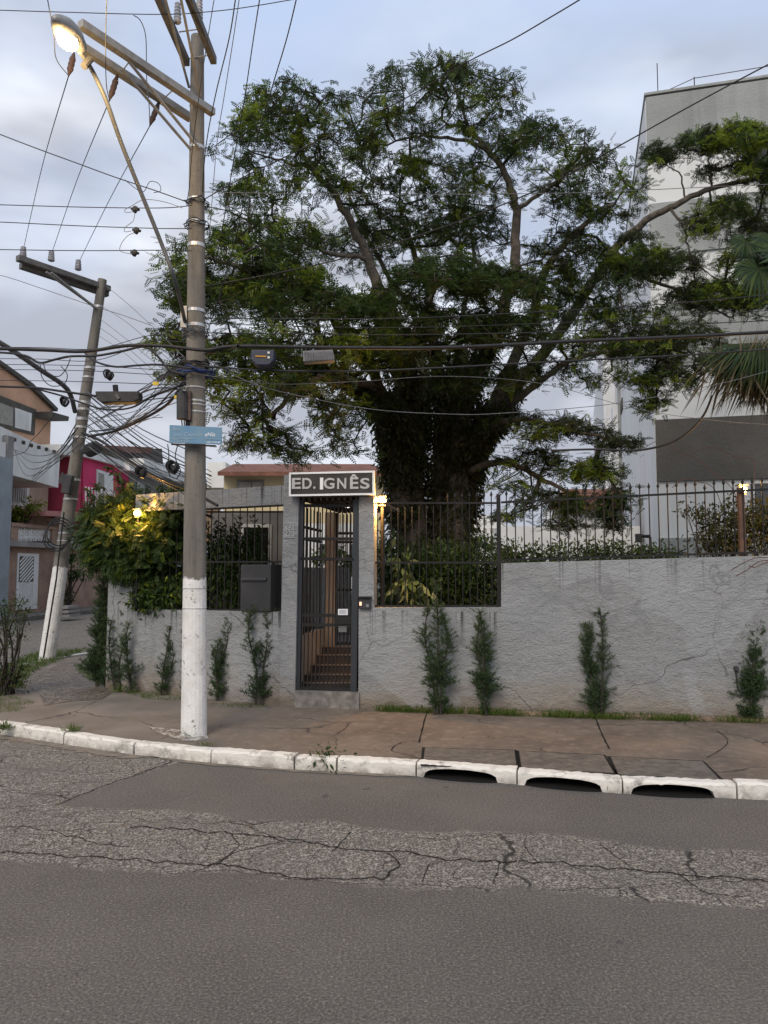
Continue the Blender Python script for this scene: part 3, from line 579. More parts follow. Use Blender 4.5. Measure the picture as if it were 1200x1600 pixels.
sA, sB = tz(WL, 210, 900, -.1)[0], tz(WL, 439, 900, -.1)[0]
for i in range(21):
    s_ = sA+(i+.5)*(sB-sA)/21; z_a = zsl+(zsr-zsl)*(s_-sp1)/(s1-sp1); mb = MB(); mb.tube([WL.at(s_, z_a, -.1), WL.at(s_, zbb, -.1)], .0065, 6); mb.build('bar', MAT['iron'], root)
for py in (800, 878, 953): za, zb_ = tz(WL, 215, py, -.1)[1], tz(WL, 437, py, -.1)[1]; mb = MB(); mb.bar(WL.at(sA-.02, za, -.1), WL.at(sB+.03, zb_, -.1), .02, .022); mb.build('rail', MAT['iron'], root)

# drain spout on the wall
s_, z_ = tz(WR, 1150, 1044, .02); root = empty('drain_spout', WR.at(s_, z_)); tag(root, 'small black drain spout low on the grey wall', 'drain pipe')
mb = MB(); mb.tube([WR.at(s_, z_, -.02), WR.at(s_, z_, .05)], .022, 10); mb.build('spout', MAT['box_black'], root)
mb = MB(); mb.tube([WR.at(s_, z_-.02, .012), WR.at(s_+.01, z_-.2, .012)], [.012, .006], 6); mb.build('drip_stain', MAT['box_black'], root)
# ================================================================== POLES
def pole_mat(name, zp):
    m, t, b = newmat(name); co = objco(t); X, Y, Z = sep(t, co)
    mp_ = N(t, 'ShaderNodeMapping'); mp_.inputs['Scale'].default_value = (6, 6, .6); t.links.new(co, mp_.inputs[0])
    conc = mixc(t, step(t, noise(t, mp_.outputs[0], 1.5, 6, .65), .3, .7), (.235,.215,.185), (.12,.11,.095))
    conc = mixc(t, step(t, noise(t, co, 22, 5, .7), .55, .7, 0, .6), conc, (.07,.062,.055))
    if zp is not None:
        zz = mth(t, 'ADD', Z, mth(t, 'MULTIPLY', mth(t, 'SUBTRACT', noise(t, co, 13, 5, .6), .5), .22)); f = step(t, zz, zp-.012, zp+.012, 1, 0)
        chip = step(t, noise(t, co, 17, 6, .75), .60, .63); f = mth(t, 'MULTIPLY', f, mth(t, 'SUBTRACT', 1.0, mth(t, 'MULTIPLY', chip, .85)))
        wh = mixc(t, step(t, noise(t, co, 5, 6, .7), .35, .7), (.80,.79,.76), (.58,.56,.52)); conc = mixc(t, f, conc, wh)
    t.links.new(conc, b.inputs['Base Color']); b.inputs['Roughness'].default_value = .9; bump(t, b, noise(t, co, 55, 6, .7), .7, .008); return m
b0 = G(303, 1148, ZP); dM = b0.y
class Axis:
    def __init__(s, a, b): s.a, s.b = Vector(a), Vector(b)
    def z(s, z): return s.a.lerp(s.b, (z-s.a.z)/(s.b.z-s.a.z))
    def px(s, py):   # point on the axis seen at that row
        lo, hi = 0, 1.2
        for _ in range(40):
            m_ = (lo+hi)/2; p = s.a.lerp(s.b, m_); dy, dz = p.y, p.z-EYE; v = (dz*cp-dy*sp)/(dy*cp+dz*sp)
            if 800-v*F > py: lo = m_
            else: hi = m_
        return s.a.lerp(s.b, lo)
MA = Axis(b0, P(308.5, 58, dM)); 
b2 = G(73.5, 1030, ZP); d2 = b2.y; PA = Axis(b2, P(160, 437, d2))
def rM(z): return .119+(.063-.119)*(z-ZP)/(MA.b.z-ZP)
def r2(z): return (12.2/F*d2)+((6.9/F*d2)-(12.2/F*d2))*(z-ZP)/(PA.b.z-ZP)
def ring(ax, z, r, h, th, mb, n=20):
    c = ax.z(z); vs = []; 
    for (rr, zz) in ((r, -h/2), (r+th, -h/2), (r+th, h/2), (r, h/2)):
        for k in range(n): a = 2*math.pi*k/n; vs.append(c+Vector((rr*math.cos(a), rr*math.sin(a), zz)))
    mb.add(vs, [(i*n+k, i*n+(k+1)%n, ((i+1)%4)*n+(k+1)%n, ((i+1)%4)*n+k) for i in range(4) for k in range(n)])
def pole(ax, rf, mat, root):
    zs_ = np.linspace(ax.a.z-.1, ax.b.z, 24); mb = MB(); mb.tube([ax.z(z) for z in zs_], [rf(z) for z in zs_], 20); return mb.build('shaft', mat, root, smooth=False)
mp_root = empty('utility_pole', b0); tag(mp_root, 'tall concrete utility pole with white painted foot standing at the kerb', 'utility pole', 'concrete utility poles')
o = pole(MA, rM, pole_mat('pole_main', P(303, 905, dM).z), mp_root)
for py, h in ((313,.012),(350,.03),(385,.035),(232,.03),(487,.03),(510,.03),(607,.012),(628,.016),(634,.012),(645,.012),(950,.004),(919,.004),(165,.03)):
    p = MA.px(py); mb = MB(); ring(MA, p.z, rM(p.z)-.002, h, .007, mb); mb.build('band', MAT['band'], mp_root)
# crossarms
def arm(pa, pb, w_, h_, root, name='crossarm', mat='galv'):
    mb = MB(); mb.bar(pa, pb, w_, h_); return mb.build(name, MAT[mat], root, bevel=.004)
MAT['pipe_grey'] = paint('pipe_grey', (.13,.135,.14), (.10,.105,.11), 5, .5, metal=.2); MAT['arm_dark'] = paint('arm_dark', (.17,.165,.16), (.11,.105,.10), 10, .7, .2, 80)
A1a, A1b = P(333, 175, 6.62), None
def level(px, py, z):   # pixel at height z
    a, b = ray(px, py); d = (z-EYE)/b; return Vector((a*d, d, z))
za = MA.px(168).z
arm(level(333, 176, za), level(125, 37, za), .07, .07, mp_root); arm(level(296, 180, za-.02)+Vector((0,.05,0)), level(128, 74, za-.02), .07, .07, mp_root)
zb2 = MA.px(97).z
arm(level(334, 95, zb2), level(281, -40, zb2), .06, .08, mp_root, mat='arm_dark'); arm(level(292, 98, zb2), level(232, -40, zb2), .06, .08, mp_root, mat='arm_dark')
def brace(a, b, w_=.022): mb = MB(); mb.bar(a, b, w_, .012); mb.build('brace', MAT['galv'], mp_root)
brace(MA.px(238)+Vector((.04,-.07,0)), level(198, 92, za-.03), .028); brace(MA.px(238)+Vector((-.05,-.06,0)), level(190, 108, za-.05), .028)
brace(MA.px(160)+Vector((.05,-.07,0)), level(277, -30, zb2-.04)); brace(MA.px(137)+Vector((-.08,0,0)), level(256, -10, zb2-.04))
for p_, q_ in ((level(192, 110, za-.02), level(203, 95, za)), (level(258, 152, za-.02), level(271, 140, za)), (level(280,50,zb2), level(314,45,zb2)), (level(292,92,zb2), level(334,85,zb2))):
    mb = MB(); mb.tube([p_, q_], .006, 6); mb.build('bolt', MAT['galv'], mp_root)
def post_insulator(px, py, zb, parent, d=None, h=.16, r=.032):
    base = level(px, py, zb); mb = MB(); pts, rr = [], []
    for i in range(13): pts.append(base+Vector((0,0,h*i/12))); rr.append(r*(1.0 if i % 2 else .72)*(1-.25*i/12))
    mb.tube(pts, rr, 12); return mb.build('insulator', MAT['ceramic'], parent)
post_insulator(277, 36, zb2+.04, mp_root, h=.2, r=.038); post_insulator(311, 30, zb2+.04, mp_root, h=.2, r=.038)
def susp_insulator(p0, p1, parent):
    mb = MB(); pts = [Vector(p0).lerp(Vector(p1), i/10) for i in range(11)]; rr = [.006,.014,.02,.028,.024,.028,.024,.028,.02,.012,.006]; mb.tube(pts, rr, 10); return mb.build('insulator', MAT['polymer'], parent)
zi = za-.05
INS = []
for a_, b_ in (((116,82),(107,119)), ((184,116),(171,157)), ((249,158),(234,197))):
    p0 = level(*a_, zi); p1 = P(*b_, p0.y-.02); susp_insulator(p0, p1, mp_root); INS.append((b_, p1.y))
# street lamp: bracket pipe and luminaire
lr = empty('street_lamp', MA.px(500)); tag(lr, 'lit street lamp on a long bent pipe bracket, top of the utility pole', 'street lamp')
pp = [MA.px(507)+Vector((-.09,-.05,0)), P(273,437,6.5), P(252,380,6.4), P(213,283,6.2), P(187,217,6.05), P(167,160,5.9), P(150,122,5.8), P(138,100,5.7), P(124,80,5.55)]
mb = MB(); mb.tube(catmull(pp, 6), .0185, 12); mb.build('bracket', MAT['pipe_grey'], lr, smooth=True)
mb = MB(); mb.bar(MA.px(482)+Vector((-.1,-.06,0)), MA.px(515)+Vector((-.1,-.06,0)), .06, .03); mb.build('mount_plate', MAT['galv'], lr)
L0, L1 = P(130, 82, 5.6), P(84, 34, 5.15); ax_ = (L1-L0).normalized()
hd = MB(); n_ = 10; pts = [L0.lerp(L1, i/n_) for i in range(n_+1)]; hd.tube([p+Vector((0,0,.03)) for p in pts], [.03,.05,.06,.075,.085,.09,.09,.085,.07,.05,.02], 14); hd.build('housing', MAT['galv'], lr, smooth=True)
MAT['lamp_glow'] = emit('lamp_glow', (1, .66, .26), 9); MAT['garden_glow'] = emit('garden_glow', (1, .55, .14), 5.5)
mb = MB(); c_ = L0.lerp(L1, .55)+Vector((0,0,-.035)); mb.sphere(c_, .075, .10, .05); mb.build('bulb_glass', MAT['lamp_glow'], lr, smooth=True)
mb = MB(); mb.tube([P(141,92,5.64), P(131,104,5.6)], .028, 10); mb.build('photocell', MAT['box_black'], lr)
def point(loc, e, c, r=.06, name='lamp_light', parent=None):
    l = bpy.data.lights.new(name, 'POINT'); l.energy = e; l.color = c; l.shadow_soft_size = r; o = bpy.data.objects.new(name, l); COL.objects.link(o); o.location = loc
    if parent is not None: o.parent = parent; o.matrix_parent_inverse = Matrix.Translation(-parent.location)
point(c_+Vector((0,0,-.12)), 55, (1,.66,.28), .07, parent=lr)
# pole 2
p2_root = empty('utility_pole', b2); tag(p2_root, 'leaning concrete utility pole with painted foot before the brown house', 'utility pole', 'concrete utility poles')
pole(PA, r2, pole_mat('pole_lean', PA.px(886).z), p2_root)
z2a = PA.px(447).z
for (a_, b_) in (((171,452),(27,403)), ((168,460),(32,415))):
    mb = MB(); mb.bar(level(*a_, z2a if a_[1] < 455 else z2a-.06), level(*b_, z2a if a_[1] < 455 else z2a-.06), .11, .10); mb.build('crossarm', MAT['arm_dark'], p2_root, bevel=.01)
for a_, b_ in (((146,478),(72,425)), ((150,482),(80,426))): mb = MB(); mb.bar(P(*a_, d2-.1), P(*b_, d2-.9), .04, .03); mb.build('brace', MAT['galv'], p2_root)
for x_, y_ in ((36,402),(80,408),(122,422)): post_insulator(x_, y_, z2a+.04, p2_root, h=.18, r=.06)
for py, h in ((480,.04),(575,.05),(590,.03),(630,.06),(640,.04),(655,.05),(668,.04),(684,.03),(750,.04),(780,.03),(833,.03),(845,.02)):
    p = PA.px(py); mb = MB(); ring(PA, p.z, r2(p.z)-.004, h, .012, mb); mb.build('band', MAT['band'], p2_root)
mb = MB(); mb.tube(catmull([PA.px(645)+Vector((-.1,-.1,0)), P(105,608,12.4), P(62,577,11.6), P(20,548,10.9), P(-40,512,10.2)], 5), .04, 10); mb.build('lamp_bracket', MAT['cable_grey'], p2_root, smooth=True)
mb = MB(); mb.tube([PA.px(705)+Vector((.15,-.1,0)), P(148,698,d2-.4)], [.07,.1], 12); mb.build('siren_arm', MAT['cable_grey'], p2_root)
mb = MB(); mb.bar(P(103,772,d2-.25), P(109,742,d2-.25), .15, .12); mb.build('meter_box', MAT['box_black'], p2_root, bevel=.02)
mb = MB(); mb.prism([P(97,737,d2-.3), P(103,747,d2-.3), P(98,760,d2-.3), P(91,751,d2-.3)], (0,.05,0)); mb.build('reflector', MAT['box_black'], p2_root)
for k in range(3):
    c_ = PA.px(832+k*4)+Vector((-.02*k,-.25,0)); pts = [c_+Vector((.22*math.cos(a), .02*math.sin(3*a), .24*math.sin(a))) for a in np.linspace(0, 6.3, 22)]; mb = MB(); mb.tube(pts, .014, 5, False); mb.build('cable_loop', MAT['cable'], p2_root)
mb = MB(); mb.tube([P(100,800,d2-.3), P(88,905,d2-.3), P(68,1028,d2-.25)], .014, 6); mb.build('ground_wire', MAT['cable'], p2_root)
# long cable box, cable ring, sign on the main pole
bx = empty('terminal_box', P(288,640,dM-.12)); tag(bx, 'long brown black cable box strapped beside the pole above the blue sign', 'cable box')
mb = MB(); mb.tube([P(285,655,dM-.12), P(285,614,dM-.12)], .055, 12); mb.build('box', MAT['box_black'], bx, smooth=False); mb = MB(); mb.bar(P(294,657,dM-.1), P(294,612,dM-.1), .06, .06); mb.build('bracket', MAT['polymer'], bx)
for k in range(4): mb = MB(); mb.tube([P(284+k*4,657,dM-.1), P(285+k*3,668,dM-.1)], .006, 5); mb.build('cable_end', MAT['cable'], bx)
def wrap(py, r, mat, nm, lb, wob=.02, th=.007, turns=3, g='cable rings round the utility pole'):
    c = MA.px(py); pts = [c+Vector(((r+random.uniform(-wob,wob))*math.cos(a), (r+random.uniform(-wob,wob))*math.sin(a), random.uniform(-.5,.5)*wob+ .012*a/6)) for a in np.linspace(0, 6.28*turns, 14*turns)]
    mb = MB(); mb.tube(catmull(pts, 3), th, 5); o = mb.build(nm, MAT[mat]); tag(o, lb, 'cable', g)
wrap(588, .15, 'cable_blue', 'cable_ring', 'dark blue cable coiled round the pole over the steel bands', .04, .009, 4); wrap(575, .12, 'cable', 'cable_ring', 'black cable coiled round the pole just over the blue one', .03, .007, 4)
wrap(527, .11, 'cable_grey', 'cable_ring', 'grey wire wrapped round the pole near the lamp bracket', .03, .005, 5); wrap(355, .10, 'cable', 'cable_ring', 'black wire wrapped round the pole beside the splitters', .03, .005, 3)
wrap(321, .10, 'cable', 'cable_ring', 'thin black wire wrapped round the pole, topmost coil', .03, .005, 3)
# street name sign
MAT['sign_blue'] = paint('sign_blue', (.10,.22,.36), (.14,.25,.34), 9, .5); MAT['worn_white'] = paint('worn_white', (.34,.44,.52), (.2,.32,.43), 60, .6); MAT['fresh_white'] = paint('fresh_white', (.75,.78,.8), (.6,.65,.7), 60, .6)
dS = dM-.16; SS = Plane(P(265,664,dS)[:2], P(347,668,dS-.03)[:2]); sz = [SS.hit(265,664)[1], SS.hit(267,692)[1], SS.hit(348,694.5)[1], SS.hit(346,668)[1]]
root = empty('street_sign', SS.at(.2, sz[1])); tag(root, 'faded blue street name plate strapped to the utility pole', 'street sign')
mb = MB(); mb.prism([SS.at(0,sz[1]), SS.at(SS.L,sz[2]), SS.at(SS.L,sz[3]), SS.at(0,sz[0])], -SS.Nn*.004); mb.build('plate', MAT['sign_blue'], root)
rs = math.atan2(SS.D.y, SS.D.x); tilt = math.atan2(sz[2]-sz[1], SS.L)
def st(s, px, py, size, mt): a_, z_ = SS.hit(px, py); text('lettering', s, SS.at(a_, z_, .002), (R(90), -tilt*0, rs), size, MAT[mt], root, .0008, .0004)
st('Rua', 270, 672.5, .042, 'worn_white'); st('João Caetano', 271, 681.5, .05, 'worn_white'); st('eNia', 320, 681.8, .052, 'fresh_white'); st('225 a 121', 271, 691, .04, 'worn_white'); st('CEP 17104-80', 323, 692.5, .022, 'fresh_white')
for (x0,y0,x1,y1) in ((269,685,303,685.5),(320,686,346,687)):
    a_, z_ = SS.hit(x0,y0); b_, zz_ = SS.hit(x1,y1); mb = MB(); mb.bar(SS.at(a_,z_,.002), SS.at(b_,zz_,.002), .004, .004); mb.build('line', MAT['worn_white'], root)
mb = MB(); mb.bar(SS.at(.02,sz[1]-.012,-.006), SS.at(SS.L-.06,sz[2]-.012,-.006), .015); mb.build('rail', MAT['iron'], root)

# ================================================================== CABLES
def cable(pts, r, label, mat='cable', name='cable', group=None, k=6, sides=5):
    d_prev = None; q = []
    n = len(pts); ds = [p[2] if len(p) > 2 else None for p in pts]; idx = [i for i in range(n) if ds[i] is not None]
    dd = np.interp(range(n), idx, [ds[i] for i in idx]); q = [P(p[0], p[1], dd[i]) for i, p in enumerate(pts)]
    q = catmull(q, k); off = lambda p: p[0] < -20 or p[0] > 1220 or p[1] < -5
    if off(pts[0]): dv = (q[0]-q[1]).normalized(); q = [q[0]+dv*9, q[0]+dv*3]+q
    if off(pts[-1]): dv = (q[-1]-q[-2]).normalized(); q = q+[q[-1]+dv*3, q[-1]+dv*9]
    mb = MB(); mb.tube(q, r, sides, False); o = mb.build(name, MAT[mat], smooth=True); tag(o, label, 'cable', group); return o
T = .0048
cable([(-60,14,6.4),(100,19),(250,22.5),(330,18),(400,9),(520,-12,6.4)], T*.8, 'thin wire crossing the sky above the lamp and the pole top')
for (b_, d_), (x_, y_), nm in zip(INS, ((36,392),(80,398),(122,412)), ('outermost', 'middle', 'innermost')):
    cable([(*b_, d_), ((b_[0]*.5+x_*.5)-6, b_[1]*.5+y_*.5+6), (x_, y_, d2-.1)], T, f'bare conductor from the {nm} brown insulator to the leaning pole', group='bare conductors between the poles')
cable([(73,-8,5.2),(84,55),(88,92),(107,118,INS[0][1])], T*.8, 'loose jumper wire hanging down to the outermost brown insulator', 'cable_grey')
cable([(167,-8,5.2),(165,60),(166,130),(171,156,INS[1][1])], T*.8, 'loose jumper wire hanging down to the middle brown insulator', 'cable_grey')
cable([(209,24,6.35),(220,33),(228,60),(229,120),(233,165),(234,196,INS[2][1])], T*.9, 'loose jumper wire curving down to the innermost brown insulator', 'cable_grey')
cable([(-60,186,7.2),(0,210),(60,233),(120,255),(180,277),(240,297),(285,313),(300,318,6.75)], T*1.1, 'black wire slanting down the open sky to the pole')
cable([(195,281,7),(222,300),(234,284),(248,287),(251,298),(240,301,6.9)], T*.7, 'small wire curl beside the lamp bracket pipe')
for y0, y1, y2, lb in ((320,325,321,'topmost'), (347,357,357,'middle'), (390,391,392,'lowest')):
    cable([(-60,y0-1,6.9),(0,y0),(130,(y0+y1)/2+1.2),(250,y1),(300,y2,6.8)], T*.9, f'{lb} of the three level wires between sky edge and pole', group='level wires with splitters')
for i, (x_, y_) in enumerate(((211,327),(213,360),(210,395))):
    mb = MB(); mb.sphere(P(x_, y_, 6.78), .03, .02, .034, 8, 6); mb.sphere(P(x_, y_+2, 6.78), .02, .03, .026, 6, 4); mb.tube([P(x_-6,y_-1,6.8),P(x_+7,y_+1,6.8)], .012, 6); o = mb.build('wire_splitter', MAT['cable']); tag(o, ['black splitter clipped to the topmost level wire','black splitter clipped to the middle level wire','black splitter clipped to the lowest level wire'][i], 'wire splitter', 'wire splitters on the level wires')
cable([(211,330,6.78),(198,332),(195,328),(205,322),(225,312),(255,315),(285,325,6.75)], T*.6, 'thin drop wire curling from the topmost splitter', 'cable_grey')
cable([(211,332,6.78),(208,345),(196,355),(195,362),(205,361,6.78)], T*.6, 'thin drop wire curling between the upper two splitters', 'cable_grey')
cable([(212,363,6.78),(200,368),(190,380),(188,392),(205,397,6.78)], T*.6, 'thin drop wire curling between the lower two splitters', 'cable_grey')
cable([(320,300,6.8),(560,304),(868,302),(1025,296),(1200,288),(1300,284,7)], T*.7, 'thin grey wire level across the upper tree crown', 'cable_grey')
cable([(940,-22,4.6),(905,0),(860,27),(800,62),(730,97),(640,150),(550,195),(450,243),(380,277),(318,312,6.8)], T*1.0, 'twisted cable slanting over the tree top to the pole')
cable([(1300,50,5.0),(1200,101),(1080,165),(960,232),(850,292),(700,352),(520,408),(318,448,6.8)], T*1.15, 'black cable slanting across the tower front into the crown')
cable([(407,-10,4.3),(396,60),(381,160),(365,250),(345,370),(322,480,6.7)], T*.8, 'wire dropping steeply beside the pole, nearer of the two over the crown')
cable([(465,-10,4.3),(448,60),(424,140),(395,240),(370,365),(340,470),(322,525,6.7)], T*.85, 'wire dropping steeply across the crown edge, farther from the pole')
cable([(369,-10,4.3),(358,60),(337,147),(322,227),(316,300,6.7)], T*.9, 'twisted pair of wires dropping close beside the pole', 'cable')
cable([(375,-10,4.3),(363,70),(350,152),(339,223),(330,330),(320,440,6.7)], T*.6, 'fine grey wire dropping beside the twisted pair', 'cable_grey')
cable([(336,-10,5.2),(324,63),(310,156),(300,238),(296,290),(292,316,6.68)], T*.7, 'wire running down the face of the pole from its top', 'cable')
# heavy lines across the picture
cable([(-60,547,6.9),(0,545),(70,547),(133,549),(200,540),(260,541),(320,547),(370,541),(520,543),(700,543),(900,533),(1050,527),(1200,519),(1320,512,6.6)], .0165, 'thickest black cable bundle strung across the tree', k=5, sides=6)
cable([(318,572,6.7),(420,579),(560,580),(700,574),(850,566),(1050,556),(1200,546),(1320,538,6.6)], .0085, 'black cable strung just below the thickest bundle')
cable([(318,497,6.75),(460,498),(640,497),(850,487),(1000,478),(1100,470),(1200,461),(1320,452,6.7)], T, 'upper thin black wire above the bundle before the tree')
cable([(318,520,6.75),(600,523),(850,519),(1050,508),(1200,501),(1320,494,6.7)], T, 'thin black wire just above the thickest bundle')
cable([(318,505,6.75),(600,512),(850,505),(1050,494),(1320,478,6.7)], T*.7, 'fine wire between the two thin black wires', 'cable')
cable([(318,556,6.7),(345,575),(400,601),(475,620),(585,640),(700,647),(780,646),(950,632),(1100,605),(1200,580),(1320,545,6.9)], T*.7, 'fine pale wire sagging low across the tree trunk', 'cable_grey')
cable([(318,586,6.7),(430,600),(560,596),(700,588),(850,600),(1000,640),(1150,660),(1320,668,8)], T*.6, 'fine wire dipping from the pole to the tower side', 'cable_grey')
cable([(1113,618,7.6),(1100,648),(1078,673),(1052,690),(1020,700),(985,704),(930,702),(860,704,8.6)], .0125, 'heavy black cable hanging in a curve below the palm')
# left hand bundles
cable([(-60,553,7.4),(0,551),(40,556),(62,567),(85,562),(110,557),(150,556),(190,549),(225,542),(245,555),(265,578),(290,585,6.8)], .012, 'black cable bundle kinked over the leaning pole', k=6)
cable([(133,552,8),(150,565),(180,573),(215,571),(250,570),(300,576,6.8)], .011, 'black cable sagging between the poles into the blue ring')
cable([(-60,601,8.5),(0,604),(55,606),(100,612),(150,619,8)], .013, 'black cable from the gable house to the splice case', k=6)
cable([(50,606,8.4),(95,618),(130,630),(165,640),(205,637),(240,618),(290,600,7)], .010, 'black cable branching under the splice case')
cable([(138,682,8.6),(185,672),(245,643),(272,620),(296,582),(318,556),(345,545),(372,541,6.65)], .016, 'heavy black cable rising past the pole into the bundle')
cable([(140,674,8.6),(190,668),(240,640),(262,618),(285,598,6.9)], .009, 'black cable riding along the heavy rising one')
cable([(128,676,9.5),(160,690),(200,718),(245,745),(300,768),(340,790,8.6)], .018, 'heavy black cable bundle descending behind the painted pole')
cable([(130,681,9.5),(165,702),(215,733),(262,757),(310,785,8.6)], .008, 'thin black cable hanging under the descending bundle')
cable([(217,616,8),(238,608),(262,606),(290,612,6.9)], .008, 'black cable from the splice case to the pole')
cable([(-60,421,9),(0,430),(60,449),(145,478),(190,492),(235,508,8.5)], T*.8, 'thin wire slanting behind the leaning pole head', 'cable_grey')
for i, (y0, y1) in enumerate(((569,577),(577,585),(594,600),(542,524),(560,534))):
    cable([(-60,y0,9),(60,y0+1),(150,y0+3),(235,y1),(300,y1+2,7.2)], T*.85, ['thin level wire before the gable, topmost','thin level wire before the gable, second from top','thin level wire before the gable, lowest','thin wire rising behind the thickest bundle','thin wire beneath the rising one'][i])
cable([(165,446,d2-.1),(200,475),(240,512),(290,560,8)], T*.8, 'wire slanting from the head of the leaning pole to the crown', 'cable_grey')
cable([(158,478,d2-.1),(200,505),(250,550),(300,590,8)], T*.8, 'wire slanting from the brace band of the leaning pole', 'cable_grey')
for i in range(3): cable([(155,497+i*14,d2-.2),(195,528+i*12),(240,565+i*14),(300,612+i*16,8.4)], T*.8, 'wire slanting down through the tangle towards the painted pole', 'cable_grey', group='slanting wires through the tangle')
rr = random.Random(3)
for i in range(20):   # service wires running down behind the painted pole
    x0 = 134+rr.uniform(0,8); y0 = 612+i*4.4+rr.uniform(-3,3); x1 = 330; y1 = y0+100+rr.uniform(-10,30)
    cable([(x0,y0,12.2),((x0+x1)/2-10,(y0+y1)/2+rr.uniform(3,9)),(x1,y1,9.5)], rr.choice([.005,.006,.0085]), 'one of many parallel service wires slanting between the poles', rr.choice(['cable','cable','cable_grey']), group='service wires between the poles', k=5)
for i in range(15):   # and across them
    x0 = 140+rr.uniform(-6,20); y0 = 640+rr.uniform(-25,60); x1 = 285+rr.uniform(-5,10); y1 = 560+rr.uniform(-5,70)
    cable([(x0,y0,11.5),(x0*.6+x1*.4,y0*.62+y1*.38+rr.uniform(2,9)),(x0*.25+x1*.75,y0*.27+y1*.73+rr.uniform(0,6)),(x1,y1,7.2)], rr.choice([.004,.005,.007]), 'one of many service wires crossing up to the painted pole', rr.choice(['cable','cable_grey']), group='service wires crossing the tangle', k=5)
for i in range(5):
    x0 = 146+i*5; cable([(x0,650+i*3,11),(x0+25,668+rr.uniform(-4,12)),(x0+60,662+rr.uniform(-8,10)),(x0+88,636+i*4,8.5)], .0045, 'one of several slack wire loops hanging under the splice case', 'cable_grey', group='slack wire loops')
for i, (xa, ya) in enumerate(((108,664),(112,668),(116,680),(120,690))):
    cable([(xa+10,ya,12.3),(90-i*4,705+i*8),(55-i*5,712+i*10),(22,702,20)], .010, 'one of several drop wires sagging to the grey house corner', 'cable_grey', group='drop wires to the grey house')
for i in range(3): cable([(118,672+i*6,12.3),(85,712+i*6),(50,748+i*4,20)], .008, 'one of several straight wires from the leaning pole to the balcony', 'cable_grey', group='drop wires to the balcony')
cable([(63,570,11),(66,590),(80,603),(100,600),(105,585),(95,572,11)], .007, 'loose wire loop hanging from the kinked bundle', 'cable')
cable([(68,568,11),(74,583),(92,588),(104,575),(110,560,11)], .007, 'smaller loose wire loop hanging from the kinked bundle', 'cable')
cable([(85,648,12),(70,665),(60,678),(48,690),(40,705),(20,712,20)], .008, 'kinked drop wire in front of the gable house', 'cable')
cable([(262,694,6.75),(264,712),(262,730),(266,745,6.8)], .005, 'wire hanging below the blue plate, outer', 'cable'); cable([(278,694,6.7),(274,715),(282,735),(276,748,6.8)], .005, 'wire hanging below the blue plate, inner', 'cable')
# closures on the wires
def closure(name, pts8, lb, mat, cat, extra=None): pass
root = empty('splice_case', P(183,620,8)); tag(root, 'long black splice case hanging in the wires between the poles', 'splice case')
mb = MB(); q = [P(148,611,8), P(217,611,8), P(217,623,8), P(210,628,8), P(157,628.5,8), P(150,622,8)]; mb.prism(q, (0,.14,0)); mb.build('case', MAT['box_black'], root, bevel=.012)
mb = MB(); mb.bar(P(181,616,7.985), P(186,623,7.985), .01, .03); mb.build('latch', MAT['cable_grey'], root)
mb = MB(); mb.tube([P(180,602,8.05), P(181,612,8.05)], .03, 8); mb.build('hanger', MAT['cable'], root)
root = empty('splice_box', P(410,558,6.55)); tag(root, 'blue black splice box with orange stripe hung on the bundle', 'splice case')
mb = MB(); q = [P(392,546,6.55), P(429,546,6.55), P(428,563,6.55), P(420,571,6.55), P(400,571,6.55), P(391,561,6.55)]; mb.prism(q, (0,.13,0)); mb.build('case', paint('navy', (.025,.03,.06), (.04,.045,.06), 20, .5), root, bevel=.012)
mb = MB(); mb.bar(P(399,556.5,6.545), P(416,557,6.545), .004, .012); mb.build('stripe', paint('orange', (.6,.28,.04)), root)
for y_ in (551, 558.5): mb = MB(); mb.bar(P(418,y_,6.545), P(421.5,y_,6.545), .004, .018); mb.build('sticker', MAT['white_pvc'], root)
root = empty('slatted_box', P(498,555,6.55)); tag(root, 'grey ribbed box hung on the bundle before the tree', 'cable box')
mb = MB(); mb.prism([P(473,548,6.55), P(520,546,6.55), P(522,562,6.55), P(474,565,6.55)], (0,.11,0)); mb.build('case', MAT['box_grey'], root, bevel=.006)
for i in range(11): mb = MB(); mb.bar(P(476+i*4.2,548.5,6.54), P(476.5+i*4.2,563,6.54), .006, .008); mb.build('rib', MAT['cable_grey'], root)
root = empty('alarm_siren', P(146,702,d2-.5)); tag(root, 'round black unit on a stub arm of the leaning pole', 'cable unit')
mb = MB(); mb.tube([P(139,704,d2-.5), P(152,699,d2-.6)], [.12,.11], 12); mb.build('drum', MAT['box_black'], root)
for (x_, y_, d_, r_, lb) in ((221,738,8.6,.05,'black cable coil hung on the descending bundle'), (270,730,7,.045,'black cable coil beside the painted pole under the blue plate'), (100,628,12.3,.06,'black coupling block on a wire by the leaning pole'), (170,586,10,.05,'small green black splitter in the wire tangle')):
    root = empty('cable_coil', P(x_, y_, d_)); tag(root, lb, 'cable coil')
    for k in range(4):
        c = P(x_, y_, d_); e_ = rr.uniform(.6,1); pts = [c+Vector((r_*math.cos(a)*e_, .04*k-.06+.02*math.sin(2*a), r_*math.sin(a)*1.1)) for a in np.linspace(0, 6.3, 16)]; mb = MB(); mb.tube(pts, .011, 5, False); mb.build('loop', MAT['cable'], root)
    mb = MB(); mb.tube([P(x_,y_,d_+.08), P(x_,y_,d_-.08)], r_*.5, 8); mb.build('core', MAT['box_black'], root)
